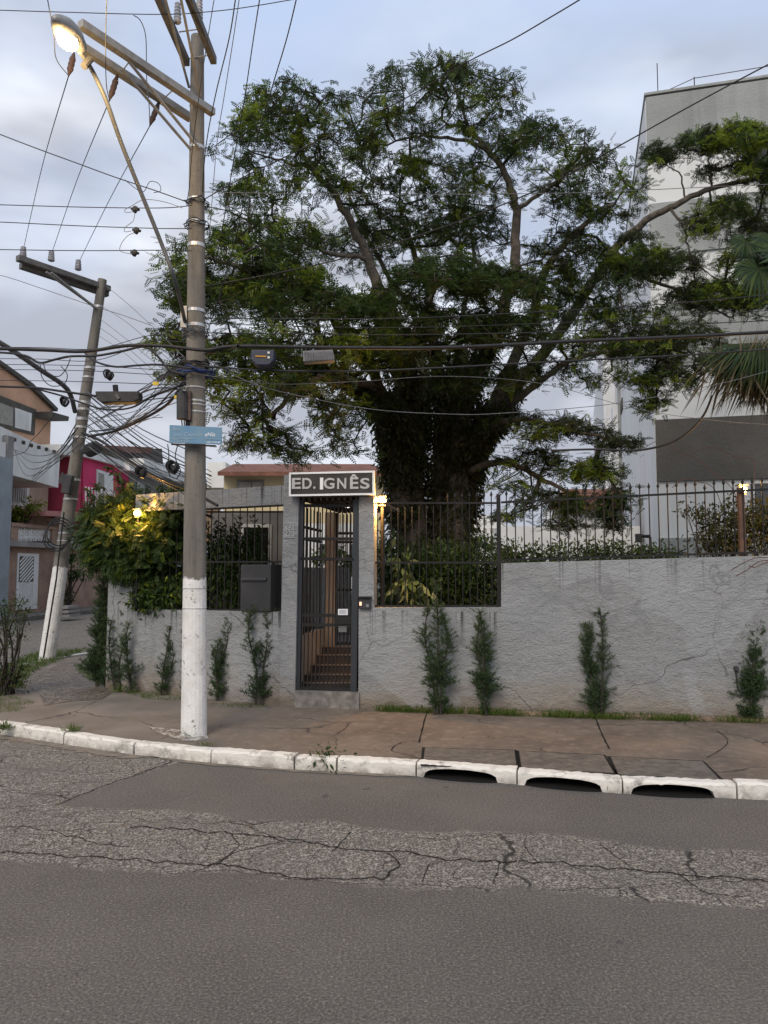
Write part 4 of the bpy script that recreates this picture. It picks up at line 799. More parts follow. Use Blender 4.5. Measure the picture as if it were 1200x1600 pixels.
for (x_,y_,w_,lb) in ((243,599,9,'yellow cable marker tag, larger one near the splice case'),(274,620,3.5,'yellow cable marker tag, smaller one near the pole')):
    mb = MB(); mb.prism([P(x_-w_/2,y_-2.5,7), P(x_+w_/2,y_-2.5,7), P(x_+w_/2,y_+2.5,7), P(x_-w_/2,y_+2.5,7)], (0,.02,0)); o = mb.build('marker_tag', MAT['yellow']); tag(o, lb, 'cable tag', 'yellow cable tags')
for x_, y_ in ((35,603),(60,604.5)): pass

# ================================================================== GARDEN LAMPS
def garden_lamp(px, py, d, zb, lb, e, two=True):
    c = P(px, py, d); root = empty('garden_lamp', (c.x, c.y, zb)); tag(root, lb, 'garden lamp', 'lit garden lamps on posts')
    mb = MB(); mb.tube([(c.x, c.y+.03, zb), (c.x, c.y+.03, c.z-.05)], .018, 8); mb.build('post', MAT['iron'], root)
    mb = MB(); mb.box(c.x-.04, c.x+.04, c.y-.01, c.y+.05, c.z-.055, c.z-.045); mb.box(c.x-.05, c.x+.05, c.y-.04, c.y+.06, c.z+.042, c.z+.055); mb.build('cap', MAT['iron'], root)
    mb = MB(); mb.sphere(c, .05, .045, .042, 14, 10); mb.build('bulb', MAT['garden_glow'], root, smooth=True)
    point(c+Vector((0,-.06,0)), e, (1,.50,.13), .04, parent=root)
garden_lamp(597, 783, 8.62, zl, 'lit amber garden lamp next to the name board', 95)
garden_lamp(1160, 765, 8.2, z3, 'lit amber garden lamp on the rust brown fence post', 60)
garden_lamp(215, 802, 9.55, 1.1, 'lit amber garden lamp half buried in the leafy bush', 45)
root = empty('ceiling_lamp', P(543,793,8.9)); tag(root, 'small dim lamp under the slatted canopy', 'ceiling lamp')
c = P(543,792,8.9); mb = MB(); mb.tube([(c.x,c.y,zc-.03),(c.x,c.y,c.z+.02)], .035, 10); mb.build('holder', MAT['iron'], root)
mb = MB(); mb.sphere(c, .03, .03, .012, 10, 5); mb.build('bulb', emit('dim_bulb', (1,.93,.82), 1.6), root)
# security camera on the far wall
# ================================================================== HOUSES DOWN THE SIDE STREET
HN = Plane((-14.98+.0847*18, 18), (-14.98+.0847*60, 60))   # line of the house fronts
def hb(mb, x0, y0, x1, y1, n0, n1):
    """box on the fronts: pixel corners (upper left, lower right) read on the plane n1"""
    s0_, za_ = HN.hit(x0, y0, n1); s1_, zb_ = HN.hit(x1, y1, n1); mb.pbox(HN, s0_, s1_, n0, n1, zb_, za_); return s0_, s1_, zb_, za_
def hquad(mb, pts, n0, n1):   # pixel polygon extruded from n1 back to n0
    q = [];
    for x, y in pts: s_, z_ = HN.hit(x, y, n1); q.append(HN.at(s_, z_, n1))
    mb.prism(q, -HN.Nn*(n1-n0))
MAT['brown_wall'] = paint('brown_wall', (.40,.27,.205), (.27,.18,.14), 1.6, .95, .9, 14, bd=.05)
MAT['tan_wall'] = paint('tan_wall', (.50,.38,.29), (.42,.32,.24), 1.2, .9); MAT['peach'] = paint('peach', (.62,.37,.235), (.50,.30,.19), 1.2, .9)
MAT['white_wall'] = paint('white_wall', (.78,.78,.75), (.60,.60,.57), .8, .9, streak=.5); MAT['pink'] = paint('pink', (.62,.05,.15), (.52,.042,.125), 1.2, .85)
MAT['pink_dull'] = paint('pink_dull', (.46,.07,.12), (.38,.06,.10), 1.2, .9); MAT['blue_grey'] = paint('blue_grey', (.30,.34,.37), (.22,.25,.27), 1.2, .9)
MAT['glass'] = paint('glass', (.05,.055,.06), (.09,.09,.09), .8, .15, spec=.6); MAT['curtain'] = paint('curtain', (.34,.32,.28), (.25,.235,.2), 6, .9)
MAT['white_paint'] = paint('white_paint', (.72,.72,.71), (.6,.6,.58), 4, .6); MAT['tile'] = paint('tile', (.24,.105,.07), (.13,.06,.042), 3, .85, .6, 12, bd=.06)
MAT['grey_wall'] = paint('grey_wall', (.30,.29,.28), (.22,.21,.2), 1.5, .9); MAT['cream'] = paint('cream', (.60,.50,.30), (.52,.43,.26), 1, .9); MAT['slate'] = paint('slate', (.07,.065,.055), (.11,.1,.085), 3, .9)
MAT['orange_wall'] = paint('orange_wall', (.55,.33,.17), (.46,.27,.14), 1.5, .9)
# far pavement
mb = MB(); s0_, z_ = HN.hit(-80, 962, 1.3); mb.pbox(HN, -1, 42, -3, 1.35, .01, .14); o = mb.build('far_pavement', MAT['far_conc']); tag(o, kind='structure')
# -- brown terrace house
root = empty('terrace_house', HN.at(8, 0)); tag(root, 'brown and peach house with white balconies and gabled top', 'house')
mb = MB(); hb(mb, -60, 848, 168, 964, -4, 0); mb.build('ground_floor', MAT['brown_wall'], root)
mb = MB(); hquad(mb, [(-60,838),(168,856),(168,860),(-60,850)], -4, .25); mb.build('ledge', MAT['grey_wall'], root)
s0_, zA = HN.hit(28, 820, .05); s1_, _ = HN.hit(168, 820, .05)
# perforated balustrade: white star blocks
def stars(x0, x1, yt, yb, n, name='balustrade_block'):
    for i in range(n):
        xa, xb = x0+(x1-x0)*i/n, x0+(x1-x0)*(i+1)/n; sa_, z1_ = HN.hit(xa, yt, .06); sb2, z0_ = HN.hit(xb, yb, .06); c_ = HN.at((sa_+sb2)/2, (z0_+z1_)/2, .0); mb = MB(); hw, hh = (sb2-sa_)/2, (z1_-z0_)/2
        for k in range(4):
            a = math.pi*k/4; dx, dz = math.cos(a)*hw*1.0, math.sin(a)*hh*.98; p = HN.D*dx+Vector((0,0,dz)); mb.bar(c_-p, c_+p, .07, .07)
        for sx_ in (-1, 1): mb.bar(c_+HN.D*hw*sx_-Vector((0,0,hh)), c_+HN.D*hw*sx_+Vector((0,0,hh)), .05)
        mb.build(name, MAT['white_paint'], root)
stars(27, 82, 823, 846, 7); stars(112, 150, 837, 858, 5)
for a_, b_ in (((18,820),(28,847)), ((82,826),(88,850)), ((150,838),(168,858))): mb = MB(); hb(mb, *a_, *b_, -.1, .12); mb.build('balustrade_pier', MAT['brown_wall'], root)
mb = MB(); hquad(mb, [(18,816),(90,824),(90,828),(18,822)], -.1, .15); mb.build('coping', MAT['brown_wall'], root)
mb = MB(); hquad(mb, [(108,833),(168,842),(168,844),(108,837)], -.1, .15); mb.build('coping', MAT['brown_wall'], root)
BK = -1.3   # upper floors set back behind the terrace
mb = MB(); hquad(mb, [(-70,690),(77,728),(73,836),(-70,836)], -9, BK); mb.build('first_floor', MAT['tan_wall'], root)
wn = MB(); hb(wn, 18, 737, 45, 793, BK-.1, BK+.05); wf = wn.build('window', MAT['white_paint'], root)
g_ = MB(); hb(g_, 21, 742, 41, 787, BK+.0, BK+.055); g_.build('pane', MAT['glass'], wf)
g_ = MB()
for i in range(6): x_ = 22.5+i*3.4; s_, z_ = HN.hit(x_, 742, BK+.1); _, zb_ = HN.hit(x_, 787, BK+.1); g_.bar(HN.at(s_, zb_, BK+.1), HN.at(s_, z_, BK+.1), .035)
g_.bar(HN.at(HN.hit(21,757,BK+.1)[0], HN.hit(21,757,BK+.1)[1], BK+.1), HN.at(HN.hit(42,757,BK+.1)[0], HN.hit(21,757,BK+.1)[1], BK+.1), .04); g_.build('grille', MAT['white_paint'], wf)
mb = MB(); hquad(mb, [(-80,628),(94,710),(91,762),(-80,715)], BK-.3, -.0+.3); mb.build('balcony', MAT['white_wall'], root, label='white balcony wall with small square vents')
for x_, y_ in ((10,683),(23,687),(37,691.5),(49,696),(61,699),(73,702),(85,706)):
    mb = MB()
    for dx in (-1, 1):
        for dy in (-1.2, 1.2):
            s_, z_ = HN.hit(x_+dx*1.15, y_+dy, .31); mb.pbox(HN, s_-.07, s_+.07, .295, .306, z_-.035, z_+.035)
    mb.build('vent', MAT['slate'], root)
mb = MB(); hquad(mb, [(-80,520),(0,567),(50,603),(88,641),(80,641),(77,728),(-80,690)], -9, BK); mb.build('second_floor', MAT['peach'], root)
mb = MB(); hquad(mb, [(-80,514),(0,562),(52,599),(91,638),(90,643),(50,605),(0,568),(-80,521)], -9.2, BK+.15); mb.build('roof', MAT['slate'], root)
wn = MB(); hquad(wn, [(-50,598),(57,640),(54,680),(-50,655)], BK-.1, BK+.05); wf = wn.build('window', MAT['slate'], root)
g_ = MB(); hquad(g_, [(-45,612),(21,637),(20,666),(-45,650)], BK, BK+.07); g_.build('pane', MAT['curtain'], wf); g_ = MB(); hquad(g_, [(24,637),(50,646),(48,674),(24,668)], BK, BK+.07); g_.build('pane', MAT['white_wall'], wf)
mb = MB(); hquad(mb, [(80,643),(108,651),(107,658),(81,653)], -2.2, -.6); mb.build('awning', MAT['slate'], root)
dr_ = MB(); hb(dr_, 28, 864, 58, 951, -.1, .03); df = dr_.build('door', MAT['white_paint'], root)
g_ = MB(); hb(g_, 31, 869, 52, 909, .0, .035); g_.build('opening', MAT['slate'], df)
g_ = MB()
for i in range(9):
    o_ = -14+i*5.2; xa, ya, xb, yb = 31, 909-o_*1.1, 52, 909-o_*1.1-24
    def clipseg(xa, ya, xb, yb):
        k = (yb-ya)/(xb-xa)
        if ya > 909: xa = xa+(909-ya)/k; ya = 909
        if yb < 869: xb = xb+(869-yb)/k; yb = 869
        return xa, ya, xb, yb
    if ya < 869 or yb > 909: continue
    xa, ya, xb, yb = clipseg(xa, ya, xb, yb); pa, pb = HN.hit(xa, ya, .06), HN.hit(xb, yb, .06); g_.bar(HN.at(*pa, .06), HN.at(*pb, .06), .05, .02, up=HN.Nn)
for i in range(7): x_ = 32+i*3.2; pa, pb = HN.hit(x_, 950, .05), HN.hit(x_, 911, .05); g_.bar(HN.at(*pa, .04), HN.at(*pb, .04), .02, .03)
g_.build('slat', MAT['white_paint'], df)
# -- blue grey house at the picture edge
root = empty('grey_blue_house', HN.at(3.5, 0)); tag(root, 'pale blue grey house corner at the very edge of the street view', 'house')
mb = MB(); s_, z_ = HN.hit(21, 718, .5); mb.pbox(HN, -6, s_, -5, .5, .1, z_); mb.build('wall', MAT['blue_grey'], root)
mb = MB(); mb.pbox(HN, s_-.35, s_, .2, .5, z_, z_+.75); mb.build('post', MAT['grey_wall'], root); mb = MB(); mb.pbox(HN, s_-3, s_-.37, .35, .45, z_, z_+.5); mb.build('parapet', MAT['white_wall'], root)
mb = MB(); mb.pbox(HN, s_-1.1, s_-.75, .5, .52, z_-1.3, z_-.8); mb.build('meter', MAT['white_paint'], root)
# -- pink house
root = empty('pink_house', HN.at(14, 0)); tag(root, 'raspberry pink house with white grilled window and sloping white parapet', 'house')
s_, z_ = HN.hit(130, 712, -.2); s9, _ = HN.hit(202, 735, -.2); zb_ = HN.hit(130, 845, -.2)[1]
mb = MB(); hquad(mb, [(130,711),(201,735),(201,845),(130,845)], -7, -.2); mb.build('wall', MAT['pink'], root)
mb = MB(); mb.pbox(HN, s_-.25, s_-.002, -8, -.25, zb_, z_-.02); mb.build('side_wall', MAT['pink_dull'], root)
mb = MB(); hquad(mb, [(95,694),(130,698),(212,728),(212,735),(130,713),(95,710)], -7, -.0); mb.build('parapet', MAT['white_wall'], root)
wn = MB(); hquad(wn, [(152,733),(177,741),(177,800),(152,796)], -.25, -.14); wf = wn.build('window', MAT['white_paint'], root)
g_ = MB(); hquad(g_, [(154,738),(163,741),(163,792),(154,790)], -.2, -.13); g_.build('pane', MAT['curtain'], wf)
for i in range(10): x_ = 134+i*5; pa, pb = HN.hit(x_, 795, .45), HN.hit(x_, 760+i*.8, .45); mb = MB(); mb.bar(HN.at(*pa, .45), HN.at(*pb, .45), .05); mb.build('baluster', MAT['white_paint'], root)
mb = MB(); hquad(mb, [(72,798),(205,803),(205,812),(72,806)], -2, .6); mb.build('balcony_slab', paint('pink_slab', (.45,.2,.18), (.35,.15,.14), 3), root)
mb = MB(); mb.pbox(HN, s_-4.2, s9, -.5, -.25, .1, HN.hit(130, 812, .5)[1]); mb.build('lower_wall', MAT['brown_wall'], root)
# -- grey house with dormer, behind
root = empty('dormer_house', HN.at(24, 0)); tag(root, 'grey house with dark dormer attic beyond the pink one', 'house')
mb = MB(); hquad(mb, [(202,737),(262,752),(262,845),(202,845)], -6, -.3); mb.build('wall', MAT['grey_wall'], root)
mb = MB(); hquad(mb, [(203,722),(300,750),(300,757),(203,735)], -6, .3); mb.build('eave', MAT['white_wall'], root)
mb = MB(); hquad(mb, [(165,700),(253,701),(256,738),(172,722)], -5, -1.2); mb.build('attic', MAT['slate'], root)
mb = MB(); hquad(mb, [(170,696),(240,699),(236,708),(200,707)], -5, -.7); mb.build('roof', MAT['tile'], root)
wn = MB(); hb(wn, 209, 714, 231, 731, -1.25, -1.1); wf = wn.build('window', MAT['white_paint'], root); g_ = MB(); hb(g_, 212, 717, 228, 730, -1.15, -1.09); g_.build('pane', MAT['glass'], wf)
wn = MB(); hb(wn, 214, 752, 226, 775, -.35, -.25); wn.build('window', MAT['glass'], root)
# -- orange house
root = empty('orange_house', HN.at(32, 0)); tag(root, 'peach orange house with tiled lean-to beside the painted pole', 'house')
mb = MB(); hquad(mb, [(238,728),(345,765),(345,850),(238,845)], -5, -.5); mb.build('wall', MAT['orange_wall'], root)
mb = MB(); hb(mb, 250, 752, 290, 775, -.6, -.35); mb.build('opening', MAT['tile'], root)
mb = MB(); hquad(mb, [(225,716),(345,756),(345,762),(225,726)], -6, .1); mb.build('eave', MAT['white_wall'], root)
# -- cream house behind the beam
root = empty('cream_house', (-4.5, 23, 0)); tag(root, 'cream yellow house with red tiled roof above the concrete beam', 'house')
def fb(mb, x0, y0, x1, y1, d, th=.2):
    a_, b_ = P(x0, y0, d), P(x1, y1, d); mb.box(a_.x, b_.x, d, d+th, b_.z, a_.z)
mb = MB(); fb(mb, 350, 737, 600, 900, 23, 5); mb.build('wall', MAT['cream'], root)
mb = MB(); q = [P(340,737,22.4), P(610,737,22.4), P(580,725,26), P(365,725,26)]; mb.add(q+[p-Vector((0,0,.12)) for p in q], [(0,1,2,3),(7,6,5,4),(0,4,5,1),(1,5,6,2),(2,6,7,3),(3,7,4,0)]); mb.build('roof', MAT['tile'], root)
wn = MB(); fb(wn, 370, 750, 412, 765, 22.95, .1); wf = wn.build('window', MAT['grey_wall'], root); g_ = MB(); fb(g_, 373, 753, 392, 765, 22.9, .06); fb(g_, 394, 753, 409, 765, 22.9, .06); g_.build('pane', MAT['curtain'], wf)
mb = MB(); fb(mb, 324, 722, 352, 762, 27, 3); mb.build('side_block', MAT['white_wall'], root)
# -- white house seen through the gate and the fence
MAT['bright_wall'] = paint('bright_wall', (.80,.79,.77), (.70,.69,.67), 1, .9)
root = empty('white_house', (1.5, 22, .6)); tag(root, 'long white house with red tiled roof behind the railings and hedge', 'house')
mb = MB(); fb(mb, 430, 818, 590, 925, 19, 3); mb.build('wall', MAT['bright_wall'], root)
mb = MB(); fb(mb, 782, 822, 1002, 905, 24, 1.5); fb(mb, 866, 790, 970, 823, 24, 1.5); mb.build('wall', MAT['bright_wall'], root)
mb = MB(); q = [P(860,790,23.6), P(975,790,23.6), P(968,764,27), P(880,764,27)]; mb.add(q+[p-Vector((0,0,.12)) for p in q], [(0,1,2,3),(7,6,5,4),(0,4,5,1),(1,5,6,2),(2,6,7,3),(3,7,4,0)]); mb.build('roof', MAT['tile'], root)
for x_ in (500, 520, 548): wn = MB(); fb(wn, x_, 850, x_+8, 880, 18.95, .06); wn.build('window', MAT['glass'], root)
root = empty('far_apartments', (4, 60, 0)); tag(root, 'distant pale apartment block glimpsed between trunk and fence post', 'building')
mb = MB(); fb(mb, 640, 805, 790, 900, 60, 8); mb.build('wall', MAT['bright_wall'], root)
for i in range(6):
    for j in range(4): wn = MB(); fb(wn, 722+i*11, 812+j*13, 727+i*11, 819+j*13, 59.9, .08); wn.build('window', MAT['curtain'], root)
# inner garden wall with door seen through the bars
root = empty('garden_house_wall', (-2.5, 11.2, .4)); tag(root, 'grey inner wall with white framed doorway behind the window bars', 'wall')
mb = MB(); fb(mb, 330, 800, 462, 985, 11.3, .2); mb.build('wall', MAT['grey_wall'], root)
wn = MB(); fb(wn, 377, 819, 422, 985, 11.25, .04); wf = wn.build('door_frame', MAT['white_paint'], root); g_ = MB(); fb(g_, 381, 824, 417, 985, 11.23, .03); g_.build('opening', MAT['void'], wf)
# ================================================================== TOWER
t_ = 1180; TF = Plane((7.25, 20.0), (7.25+.968*18, 20-.249*18)); 
MAT['tower_grey'] = paint('tower_grey', (.335,.345,.33), (.275,.285,.27), .9, .95, .8, 22, bd=.03, streak=.5); MAT['tower_white'] = paint('tower_white', (.68,.68,.655), (.64,.64,.615), .5, .9, streak=.35)
MAT['tower_low'] = paint('tower_low', (.13,.12,.105), (.10,.092,.08), .9, .95, .8, 22, bd=.03); MAT['tower_side'] = paint('tower_side', (.78,.78,.77), (.70,.70,.69), .35, .9, streak=.4)
root = empty('apartment_tower', (7.25, 20, 0)); tag(root, 'tall grey and white apartment tower behind the tree', 'building')
zT = TF.hit(1008, 153)[1]
def tzz(py): return TF.hit(1025, py)[1]
mb = MB(); mb.pbox(TF, 0, 18, -20, 0, .3, zT); mb.build('wall', MAT['tower_side'], root)
mb = MB(); mb.pbox(TF, -.6, 6, -44, -20.01, .3, zT); mb.build('rear_block', MAT['tower_side'], root)
rows = [(153,235,1),(235,320,0),(320,400,1),(400,483,0),(483,575,1),(575,657,0),(657,753,1),(753,841,0),(841,900,1)]
for a_, b_, g_ in rows:
    lowg = a_ == 657
    mb = MB(); za_, zb_ = tzz(a_), tzz(b_); mb.pbox(TF, .02, 18, 0.001, .10 if g_ else .03, zb_+(.0 if g_ else .002), za_-(.0 if g_ else .002)); mb.build('grey_band' if g_ else 'white_band', (MAT['tower_low'] if lowg else MAT['tower_grey']) if g_ else MAT['tower_white'], root)
for k, (a_, b_) in enumerate(((235,320),(400,483),(575,657),(753,841))):
    za_, zb_ = tzz(a_), tzz(b_)
    wd_ = 3.4; wn = MB(); wn.pbox(TF, 2.3, 2.3+wd_, .031, .06, zb_+.45, za_-.12); wf = wn.build('window', MAT['slate'], root)
    sl_ = MB(); sl_.pbox(TF, 2.2, 5.8, .035, .16, zb_+.38, zb_+.447); sl_.build('sill', MAT['tower_side'], wf)
    for q_ in range(3): fr = MB(); fr.pbox(TF, 2.32+q_*1.66, 2.38+q_*1.66, .0605, .085, zb_+.47, za_-.14); fr.build('frame', MAT['white_paint'], wf)
    for q_ in range(2): g = MB(); g.pbox(TF, 2.4+q_*1.65, 2.4+q_*1.65+1.5, .061, .075, zb_+.55, za_-.2); g.build('pane', MAT['glass'], wf)
    wn = MB(); wn.pbox(TF, 7.2, 9.8, .031, .06, zb_+.45, za_-.12); wn.build('window', MAT['slate'], root)
mb = MB(); mb.pbox(TF, -.03, 18, -20, .13, zT, zT+.07); mb.build('coping', MAT['tower_grey'], root)
TS = Plane((7.25+.249*20, 20+.968*20), (7.25, 20.0))   # side face, n to the street side
mb = MB(); mb.pbox(TS, 3, 4.4, 0, .35, 1, 9.5); mb.build('service_shaft', MAT['tower_side'], root); mb = MB(); mb.pbox(TS, 4.6, 5.0, 0, .12, 1, 13); mb.build('drain_pipe', MAT['tower_grey'], root)
for z_ in (3, 5.9, 8.8): mb = MB(); mb.pbox(TS, 5.2, 6.6, 0, .05, z_, z_+.5); mb.build('vent', MAT['slate'], root)
# lightning rod and roof cable
mb = MB(); p = TF.at(.35, zT+.07, -.1); mb.tube([p, p+Vector((0,0,.95))], .012, 6); mb.build('lightning_rod', MAT['iron'], root)
mb = MB(); pts = [TF.at(.35, zT+.1, -.1), TF.at(1.3, zT+.42, -.1), TF.at(6, zT+.48, -.1), TF.at(12, zT+.42, -.1)]; mb.tube(pts, .012, 5); mb.build('roof_cable', MAT['cable_grey'], root)
for s_ in (1.3, 6.0, 9): mb = MB(); mb.tube([TF.at(s_, zT, -.1), TF.at(s_, zT+.46, -.1)], .014, 5); mb.build('cable_stay', MAT['iron'], root)
# yard ground
mb = MB(); mb.prism([(-3.4,9.95,0),(-1.2,9.0,0),(-1.1,12,0),(-.3,12,0),(-.25,8.75,0),(WR.at(12,0,-.25).x,WR.at(12,0,-.25).y,0),(40,30,0),(40,70,0),(-2,70,0),(-3.2,16,0)], (0,0,.58)); o = mb.build('garden_ground', paint('soil', (.06,.05,.035), (.04,.045,.02), 2, .95)); tag(o, kind='structure')
# floodlight on the tower corner
c = P(1003, 838, 14); root = empty('floodlight', c); tag(root, 'black floodlight sticking out before the tower corner', 'floodlight')
mb = MB(); mb.tube([P(1001,838,14), P(1016,838,14)], .03, 8); mb.build('arm', MAT['iron'], root); mb = MB(); mb.prism([P(996,834,14), P(1004,834,14), P(1004,847,14), P(997,847,14)], (0,.15,0)); mb.build('head', MAT['box_black'], root)
mb = MB(); mb.tube([P(1016,839,14), (P(1016,839,14).x, 14, .58)], .025, 8); mb.build('post', MAT['iron'], root)
# ================================================================== VEGETATION
def norm(a): return a/np.maximum(np.linalg.norm(a, axis=1, keepdims=True), 1e-9)
def np_mesh(name, v, f, mats, mi=None, parent=None, k=4):
    """v (n,3), f (m,k) int"""
    me = bpy.data.meshes.new(name); n, m = len(v), len(f)
    me.vertices.add(n); me.vertices.foreach_set('co', np.asarray(v, np.float32).ravel())
    me.loops.add(m*k); me.loops.foreach_set('vertex_index', np.asarray(f, np.int32).ravel())
    me.polygons.add(m); me.polygons.foreach_set('loop_start', np.arange(0, m*k, k, dtype=np.int32))
    try: me.polygons.foreach_set('loop_total', np.full(m, k, np.int32))
    except Exception: pass
    for mt in (mats if isinstance(mats, (list, tuple)) else [mats]): me.materials.append(mt)
    if mi is not None: me.polygons.foreach_set('material_index', np.asarray(mi, np.int32))
    me.update(calc_edges=True); o = bpy.data.objects.new(name, me); COL.objects.link(o)
    if parent is not None: o.parent = parent; o.matrix_parent_inverse = Matrix.Translation(-parent.location)
    return o
def scatter(tv, tf, pos, fwd, up, scl, mi=None):
    """copies of a leaf template (x forward, z normal) -> verts, faces"""
    fwd = norm(fwd); y = norm(np.cross(up, fwd)); z = np.cross(fwd, y); tv = np.asarray(tv, float); tf = np.asarray(tf)
    scl = np.asarray(scl).reshape(-1, 1, 1)
    v = tv[None, :, 0:1]*fwd[:, None, :] + tv[None, :, 1:2]*y[:, None, :] + tv[None, :, 2:3]*z[:, None, :]
    v = v*scl + pos[:, None, :]; n, k = len(pos), len(tv)
    f = tf[None]+(np.arange(n)*k)[:, None, None]; m = None if mi is None else np.repeat(mi, len(tf))
    return v.reshape(-1, 3), f.reshape(-1, tf.shape[1]), m
def blade(x, y, z, dx, dy, L, W, dz=0):   # one leaflet quad from (x,y,z) along (dx,dy)
    q = math.hypot(dx, dy); dx, dy = dx/q, dy/q; nx, ny = -dy*W/2, dx*W/2
    return [(x, y, z), (x+dx*L*.45+nx, y+dy*L*.45+ny, z+dz*.45+.004), (x+dx*L, y+dy*L, z+dz), (x+dx*L*.45-nx, y+dy*L*.45-ny, z+dz*.45-.002)]
def template(bl):
    v, f = [], []
    for b_ in bl: o_ = len(v); v += b_; f.append((o_, o_+1, o_+2, o_+3))
    return v, f
# fern-like compound leaf: pairs of narrow pinnae on a drooping axis, length 1
frond = template([blade(.08+i*.18, 0, -.10*(.1+i*.18)**2, .5, sy, .34-.025*i, .15, -.05) for i in range(5) for sy in (-1, 1)] + [blade(.9, 0, -.09, 1, 0, .24, .13, -.04)])
spray = template([blade(.05+i*.16, 0, 0, .8, sy*1.0, .36, .13, -.06) for i in range(6) for sy in (-1, 1)] + [blade(.95, 0, 0, 1, 0, .3, .12, -.03)])
one = template([[(0,0,0),(.45,.17,.03),(1,0,-.08),(.45,-.17,.03)]])
needle = template([[(0,0,0),(.5,.07,0),(1,0,-.03),(.5,-.07,0)]])
grassb = template([[(-.0,-.05,0),(.5,-.035,.02),(1,0,-.12),(.5,.035,.02)]])
def rnd_unit(n, r_=rng): a = r_.normal(size=(n, 3)); return norm(a)

# ---------------- the big tree
TD = 13.0
troot = empty('spreading_tree', (P(665,900,TD).x, TD, .6)); tag(troot, 'huge spreading tree with layered feathery crown and creeper covered trunk', 'tree')
limbs = [  # points (px, py, depth), radius at start and end
 ([(650,960,13),(645,860,13),(640,760,13),(632,660,12.9),(618,560,12.7),(600,480,12.4),(575,405,12.2),(545,345,12.0),(520,300,11.9),(485,262,11.8)], .34, .055),
 ([(690,960,13.1),(692,860,13.1),(695,760,13.1),(690,660,13.2),(680,560,13.3),(672,470,13.4),(650,400,13.6),(625,340,13.8)], .36, .05),
 ([(700,900,13),(712,780,13),(720,680,12.9),(735,600,12.8),(770,520,12.6),(800,440,12.4),(805,400,12.3),(806,330,12.2),(795,285,12.1),(760,230,12),(735,208,12)], .30, .05),
 ([(705,880,13.2),(725,760,13.2),(745,680,13.2),(790,590,13.2),(830,500,13.1),(850,430,13),(880,385,12.9),(920,345,12.8),(960,318,12.7)], .28, .045),
 ([(720,800,13.3),(745,700,13.5),(810,600,13.9),(875,520,14.3),(925,440,14.6),(960,390,14.7),(1000,352,14.7),(1045,325,14.5),(1090,302,14.3),(1150,285,14.1),(1230,268,13.9)], .24, .055),
 ([(630,820,12.8),(612,700,12.5),(590,600,12.0),(540,520,11.5),(480,470,11.1),(420,435,10.8),(350,410,10.5),(310,395,10.4)], .22, .03),
 ([(625,760,12.7),(600,660,12.2),(555,600,11.5),(490,570,10.9),(420,555,10.5),(340,550,10.3),(275,555,10.3)], .18, .028),
 ([(640,700,12.6),(600,620,11.6),(540,590,10.6),(480,600,10),(430,640,9.8),(390,670,9.7)], .12, .022),
 ([(735,700,13),(790,640,12.6),(840,600,12.3),(900,560,12.2),(970,550,12.2),(1040,565,12.3),(1090,600,12.4)], .14, .022),
 ([(725,720,12.8),(770,670,12.2),(810,655,11.8),(860,665,11.5),(920,680,11.4),(975,690,11.4)], .11, .02),
 ([(730,740,12.9),(775,720,12.2),(820,735,11.8),(870,760,11.6),(920,790,11.5)], .09, .018),
 ([(645,740,12.9),(640,640,12.8),(648,520,12.5),(690,440,12),(720,400,11.7)], .13, .03), 
 ([(575,405,12.2),(520,395,11.9),(460,375,11.6),(400,350,11.5),(360,330,11.5)], .07, .022),
 ([(806,330,12.2),(850,300,12.0),(890,270,11.9),(925,250,11.9)], .07, .022),
 ([(760,230,12),(700,215,12.0),(640,215,12.1),(590,230,12.2)], .06, .02),
 ([(485,262,11.8),(470,220,11.8),(465,170,11.8),(480,140,11.8)], .045,.016),
 ([(485,262,11.8),(430,250,11.7),(385,235,11.7)], .04,.015),
 ([(735,208,12),(720,160,12),(700,120,12)], .045,.015),
 ([(960,390,14.7),(1000,430,14.3),(1050,450,14.0),(1110,480,13.8),(1150,500,13.6)], .08, .02),
 ([(1045,325,14.5),(1070,360,14.2),(1080,400,14),(1110,430,13.8)], .05, .018),
 ([(1070,310,14.4),(1060,270,14.3),(1035,255,14.2)], .035, .012),
 ([(1110,298,14.2),(1110,265,14.1),(1100,240,14.1)], .04, .014),
 ([(650,700,13.2),(660,600,13.8),(650,500,14.3),(600,420,14.6),(560,340,14.8),(540,280,14.9)], .16, .03),
 ([(700,700,13.4),(720,600,14),(720,500,14.5),(740,400,14.8),(720,300,15)], .16, .03),
]
nodes, nrad, tmb = [], [], MB(); trmb = MB()
for pts, ra, rb in limbs:
    q = catmull([P(*p) for p in pts], 5); q = [p+Vector((random.gauss(0,1),random.gauss(0,1),random.gauss(0,1)))*.015 for p in q]; L = len(q)
    rd = [ra+(rb-ra)*(i/(L-1))**.8 for i in range(L)]; rd = [x*(.62 if p.z > 4.5 else .62+.38*min(1, (4.5-p.z)/2)) for x, p in zip(rd, q)]; (trmb if ra > .2 else tmb).tube(q, rd, 10)
    for i, p in enumerate(q):
        if p.z > 3.0: nodes.append(tuple(p)); nrad.append(rd[i])
trmb.build('trunk', MAT['bark'], troot, smooth=True); tmb.build('limb', MAT['bark'], troot, smooth=True)
